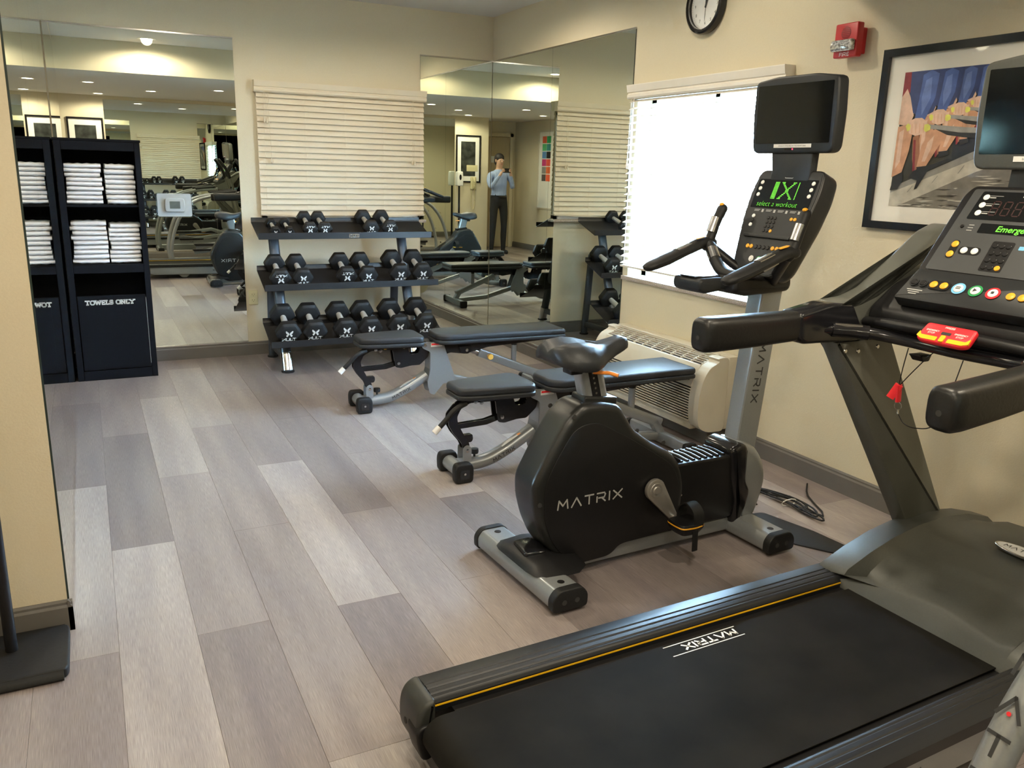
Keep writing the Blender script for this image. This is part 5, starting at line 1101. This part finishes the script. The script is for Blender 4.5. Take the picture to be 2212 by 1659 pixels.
# black stand by the pillar
st = thing('floor_stand', 'black metal stand with flat base at the foot of the beige pillar', 'stand', (-.33, 2.62, 0))
mb = MB(); R = []
for xx in (-.19, .152):
    R.append([(xx, y_, z) for y_, z in [(-.150, .002), (-.156, .010), (-.152, .022), (-.140, .030), (.13, .034), (.135, .002)]])
mb.rings(R); mb.slab(rnd([(-.19, -.14), (.158, -.14), (.166, -.12), (.166, .11), (.158, .132), (-.19, .132)], .01), .002, .034, 'z', .006); mb.build('base_plate', m_rub, st, ang=50)
MB().tube([(.012, .03, .03), (.012, .03, 1.10)], .017, 12, up=(0, 1, 0)).build('post', m_black, st)
MB().lathe([(.001, 1.10), (.019, 1.10), (.019, 1.115), (.001, 1.12)], (.012, .03, 0), 'z', 14).build('post_cap', m_black, st)

# ------------------------------------------------------------------ rear of the room (seen in the mirrors)
dp = thing('framed_picture', 'dark framed picture with pale mat on the rear wall, seen in the corner mirror', 'picture', (.10, YR, 1.66))
mb = MB()
def rg(w, h_, d): return [(-w/2, d, -h_/2), (w/2, d, -h_/2), (w/2, d, h_/2), (-w/2, d, h_/2)]
mb.rings([rg(.48, .82, .001), rg(.48, .82, .026), rg(.43, .77, .026), rg(.43, .77, .008)], caps=False); mb.build('frame', m_blackg, dp, smooth=False)
MB().bb(-.216, .216, .002, .009, -.386, .386).build('mat_board', m_mat, dp, smooth=False)
MB().bb(-.14, .14, .0092, .0105, -.30, .30).build('print', M('dark_print_photo', (.035, .04, .035), .3, var=.9, scale=9), dp, smooth=False)
ds = thing('hand_sanitizer_dispenser', 'white hand dispenser on a black stand before the rear picture', 'dispenser', (.34, YR+.17, 0))
MB().slab(rect(.28, .24, .02), .0, .02, 'z', .004).build('base_plate', m_black, ds)
MB().tube([(0, 0, .02), (0, 0, 1.20)], .018, 12, up=(0, 1, 0)).build('post', m_black, ds)
db = MB().slab(rnd([(-.055, 1.19), (.055, 1.19), (.060, 1.30), (.050, 1.44), (-.050, 1.44), (-.060, 1.30)], .02), -.05, .06, 'y', .015).build('body', m_white, ds)
MB().slab([(u*.022, 1.34+v*.05) for u, v in circ(1, 16)], .060, .0615, 'y').build('window', m_blackg, db, smooth=False)
sg_ = thing('wall_sign', 'small cream sign above the rear wall telephone', 'sign', (.02, YR, 1.50))
MB().slab(rect(.22, .11, .006), .001, .012, 'y', .002).build('plate', m_ivory, sg_)
ph = thing('wall_telephone', 'ivory wall telephone with hanging cord on the rear wall', 'telephone', (.0, YR, 1.24))
MB().slab(rect(.11, .22, .015), .001, .035, 'y', .006).build('body', m_ivory, ph)
MB().tube(cr([(.0, .05, .09), (.0, .065, .05), (.0, .065, -.04), (.0, .05, -.08)], 4), .020, 10, round_end=True).build('handset', m_ivory, ph)
MB().tube(cr([(.03, .02, -.11), (.045, .03, -.35), (.01, .035, -.47), (-.03, .03, -.35), (-.02, .03, -.11)], 6), .006, 8).build('cord', m_ivory, ph)
sw = thing('light_switch', 'white light switch on the end of the rear wall', 'switch', (-.30, -1.05, 1.20), PI/2)
MB().slab(rect(.07, .115, .006), .001, .007, 'y', .002).build('cover_plate', m_white, sw); MB().slab(rect(.012, .026, .002), .006, .014, 'y', .002).build('toggle', m_white, sw)
# door
d1 = MB().bb(-1.16, -.42, YD, YD+.045, .006, 2.10).build('door_1', m_door, bevel=.003, seg=1); struct(d1)
mb = MB()
for a in ((-1.23, -1.165, 0, 2.17), (-.415, -.35, 0, 2.17), (-1.23, -.35, 2.105, 2.17)): mb.bb(a[0], a[1], YD, YD+.06, a[2], a[3])
mb.build('door_frame', m_wall, d1, smooth=False)
lp = MB().bb(-1.11, -1.05, YD+.045, YD+.052, .92, 1.22).build('lock_plate', m_steel, d1, smooth=False)
MB().tube([(-1.08, YD+.05, 1.04), (-1.08, YD+.095, 1.04), (-.98, YD+.095, 1.04)], .010, 10).build('handle', m_steel, lp)
MB().bb(-.84, -.76, YD+.045, YD+.048, 1.62, 1.74).build('notice', m_label, d1, smooth=False)
# poster case on the hall wall
po_ = thing('poster_case', 'tall framed exercise poster with coloured panels on the hall wall', 'poster', (XH, -.36, .80), -PI/2)
mb = MB()
def rp(w, z0, z1, d): return [(-w/2, d, z0), (w/2, d, z0), (w/2, d, z1), (-w/2, d, z1)]
mb.rings([rp(.60, 0, 1.40, .001), rp(.60, 0, 1.40, .022), rp(.55, .025, 1.375, .022), rp(.55, .025, 1.375, .006)], caps=False); mb.build('frame', m_cream, po_, smooth=False)
MB().bb(-.275, .275, .001, .006, .025, 1.375).build('backing', m_mat, po_, smooth=False)
pc = [(.03, .35, .12), (.70, .12, .05), (.05, .30, .30), (.10, .50, .20), (.02, .02, .02), (.10, .25, .50), (.80, .10, .08), (.60, .05, .20), (.75, .15, .05), (.30, .30, .28), (.90, .14, .06), (.12, .10, .10)]
pcm = [M('poster_patch', c_, .4) for c_ in pc]
for r in range(6):
    for c in range(2):
        MB().bb(-.15+.16*c, .0+.16*c, .006, .0085, 1.18-.135*r, 1.30-.135*r).build('poster_panel', pcm[(r*2+c) % 12], po_, smooth=False)
sp2 = thing('wall_sign', 'small grey square sign beside the poster case', 'sign', (XH, .12, 1.72), -PI/2); MB().slab(rect(.13, .15, .005), .001, .010, 'y', .002).build('plate', m_greyprint, sp2)
hk = thing('coat_hook', 'small dark double coat hook on the hall wall near the poster', 'hook', (XH, .02, 1.28), -PI/2)
MB().slab(rect(.03, .07, .006), .001, .008, 'y', .002).build('plate', m_black, hk); MB().tube(cr([(0, .006, .01), (0, .045, .0), (0, .055, .03)], 4), .005, 8).build('prong', m_black, hk)

# ------------------------------------------------------------------ the person holding the phone
def person():
    V = {}; vs = []; rad = []; ed = []
    def v(n, p, r): V[n] = len(vs); vs.append(p); rad.append(r)
    def e(*n):
        for a, b in zip(n, n[1:]): ed.append((V[a], V[b]))
    v('pel', (0, 0, .96), (.155, .115)); v('waist', (0, 0, 1.08), (.140, .105)); v('chest', (0, .0, 1.26), (.165, .120)); v('uch', (0, -.005, 1.40), (.130, .095)); v('neck', (0, -.005, 1.50), (.055, .055)); v('hb', (0, .01, 1.57), (.065, .07)); v('hm', (0, .015, 1.64), (.072, .090)); v('ht', (0, .005, 1.715), (.060, .078))
    e('pel', 'waist', 'chest', 'uch', 'neck', 'hb', 'hm', 'ht')
    for s, n in ((-1, 'l'), (1, 'r')):
        v(n+'hip', (s*.095, 0, .88), (.085, .09)); v(n+'th', (s*.105, .01, .70), (.075, .078)); v(n+'kn', (s*.11, .015, .49), (.056, .060)); v(n+'cf', (s*.115, -.01, .33), (.056, .060)); v(n+'an', (s*.12, -.02, .10), (.040, .045)); v(n+'he', (s*.12, -.02, .045), (.040, .042)); v(n+'to', (s*.13, .15, .032), (.042, .028))
        e('pel', n+'hip', n+'th', n+'kn', n+'cf', n+'an', n+'he', n+'to')
        v(n+'sh', (s*.175, -.005, 1.395), (.062, .062)); v(n+'ua', (s*.225, .06, 1.28), (.050, .050)); v(n+'el', (s*.215, .12, 1.175), (.043, .043)); v(n+'fa', (s*.155, .20, 1.30), (.036, .036)); v(n+'wr', (s*.095, .265, 1.42), (.026, .028)); v(n+'pm', (s*.082, .285, 1.462), (.030, .018)) 
        e('uch', n+'sh', n+'ua', n+'el', n+'fa', n+'wr', n+'pm')
    me = bpy.data.meshes.new('body'); me.from_pydata(vs, ed, []); o = bpy.data.objects.new('tmpbody', me); COL.objects.link(o)
    md = o.modifiers.new('s', 'SKIN'); md.use_smooth_shade = True; o.modifiers.new('u', 'SUBSURF').levels = 2; o.modifiers['u'].render_levels = 2
    sv = me.skin_vertices[0].data if me.skin_vertices else None
    if sv is None:
        bm = bmesh.new(); bm.from_mesh(me); bm.verts.layers.skin.verify(); bm.to_mesh(me); bm.free(); sv = me.skin_vertices[0].data
    for i, r in enumerate(rad): sv[i].radius = r; sv[i].use_root = (i == 0)
    bpy.context.view_layer.update(); dg = bpy.context.evaluated_depsgraph_get(); m2 = bpy.data.meshes.new_from_object(o.evaluated_get(dg)); bpy.data.objects.remove(o)
    m2.materials.clear()
    for q in (m_skin, m_shirt, m_trou, m_blackg): m2.materials.append(q)
    for p in m2.polygons:
        c = p.center; arm_hand = c.y > .255 and c.z > 1.38
        p.material_index = 3 if c.z < .085 else 2 if c.z < 1.03 else 0 if (c.z > 1.49 or arm_hand) else 1
        p.use_smooth = True
    t = thing('person', 'person in blue striped shirt and black trousers photographing with a phone', 'person', (-.34, -.36, 0), math.radians(0))
    b = bpy.data.objects.new('body', m2); COL.objects.link(b); b.parent = t
    # fingers curl round the phone
    for s in (-1, 1):
        for k in range(4):
            x = s*.084; z = 1.452+k*.014; L = [.030, .036, .034, .026][k]
            MB().tube(cr([(x, .290, z), (x-s*.006, .306, z+.004), (x-s*.006-s*L*.6, .314, z+.006), (x-s*.006-s*L, .310, z+.006)], 4), .0065, 8, round_end=True).build('finger', m_skin, b)
        MB().tube(cr([(s*.082, .275, 1.448), (s*.066, .268, 1.462), (s*.048, .284, 1.472)], 4), .0080, 8, round_end=True).build('thumb', m_skin, b)
        MB().ell((s*.075, .012, 1.640), (.010, .020, .030)).build('ear', m_skin, b)
        MB().ell((s*.030, .097, 1.652), (.012, .006, .007)).build('eye', m_whiteprint, b); MB().ell((s*.030, .101, 1.652), (.006, .004, .006)).build('iris', m_darkprint, b)
    MB().tube([(0, .100, 1.650), (0, .118, 1.615), (0, .108, 1.606)], [.007, .013, .010], 8).build('nose', m_skin, b)
    MB().ell((0, .096, 1.585), (.024, .007, .006)).build('mouth', M('lips', (.42, .16, .13), .5), b)
    mb = MB(); mb.ell((0, -.012, 1.690), (.086, .100, .085)); mb.ell((0, -.035, 1.630), (.084, .080, .085)); mb.build('hair', m_hair, t)
    mb = MB(); mb.tube([(-.085, 0, 1.022), (.0, .0, 1.022), (.085, 0, 1.022)], .010, 6); MB().slab([(u*.158, v*.124) for u, v in circ(1, 24)], 1.012, 1.042, 'z').build('belt', m_blackg, t)
    return t
person()
fp = thing('phone', 'black smartphone held up by the person in the striped shirt', 'phone', (-.34, -.052, 1.475), 0)
MB().slab(rect(.150, .076, .010), -.004, .004, 'y', .003).build('body', m_blackg, fp)
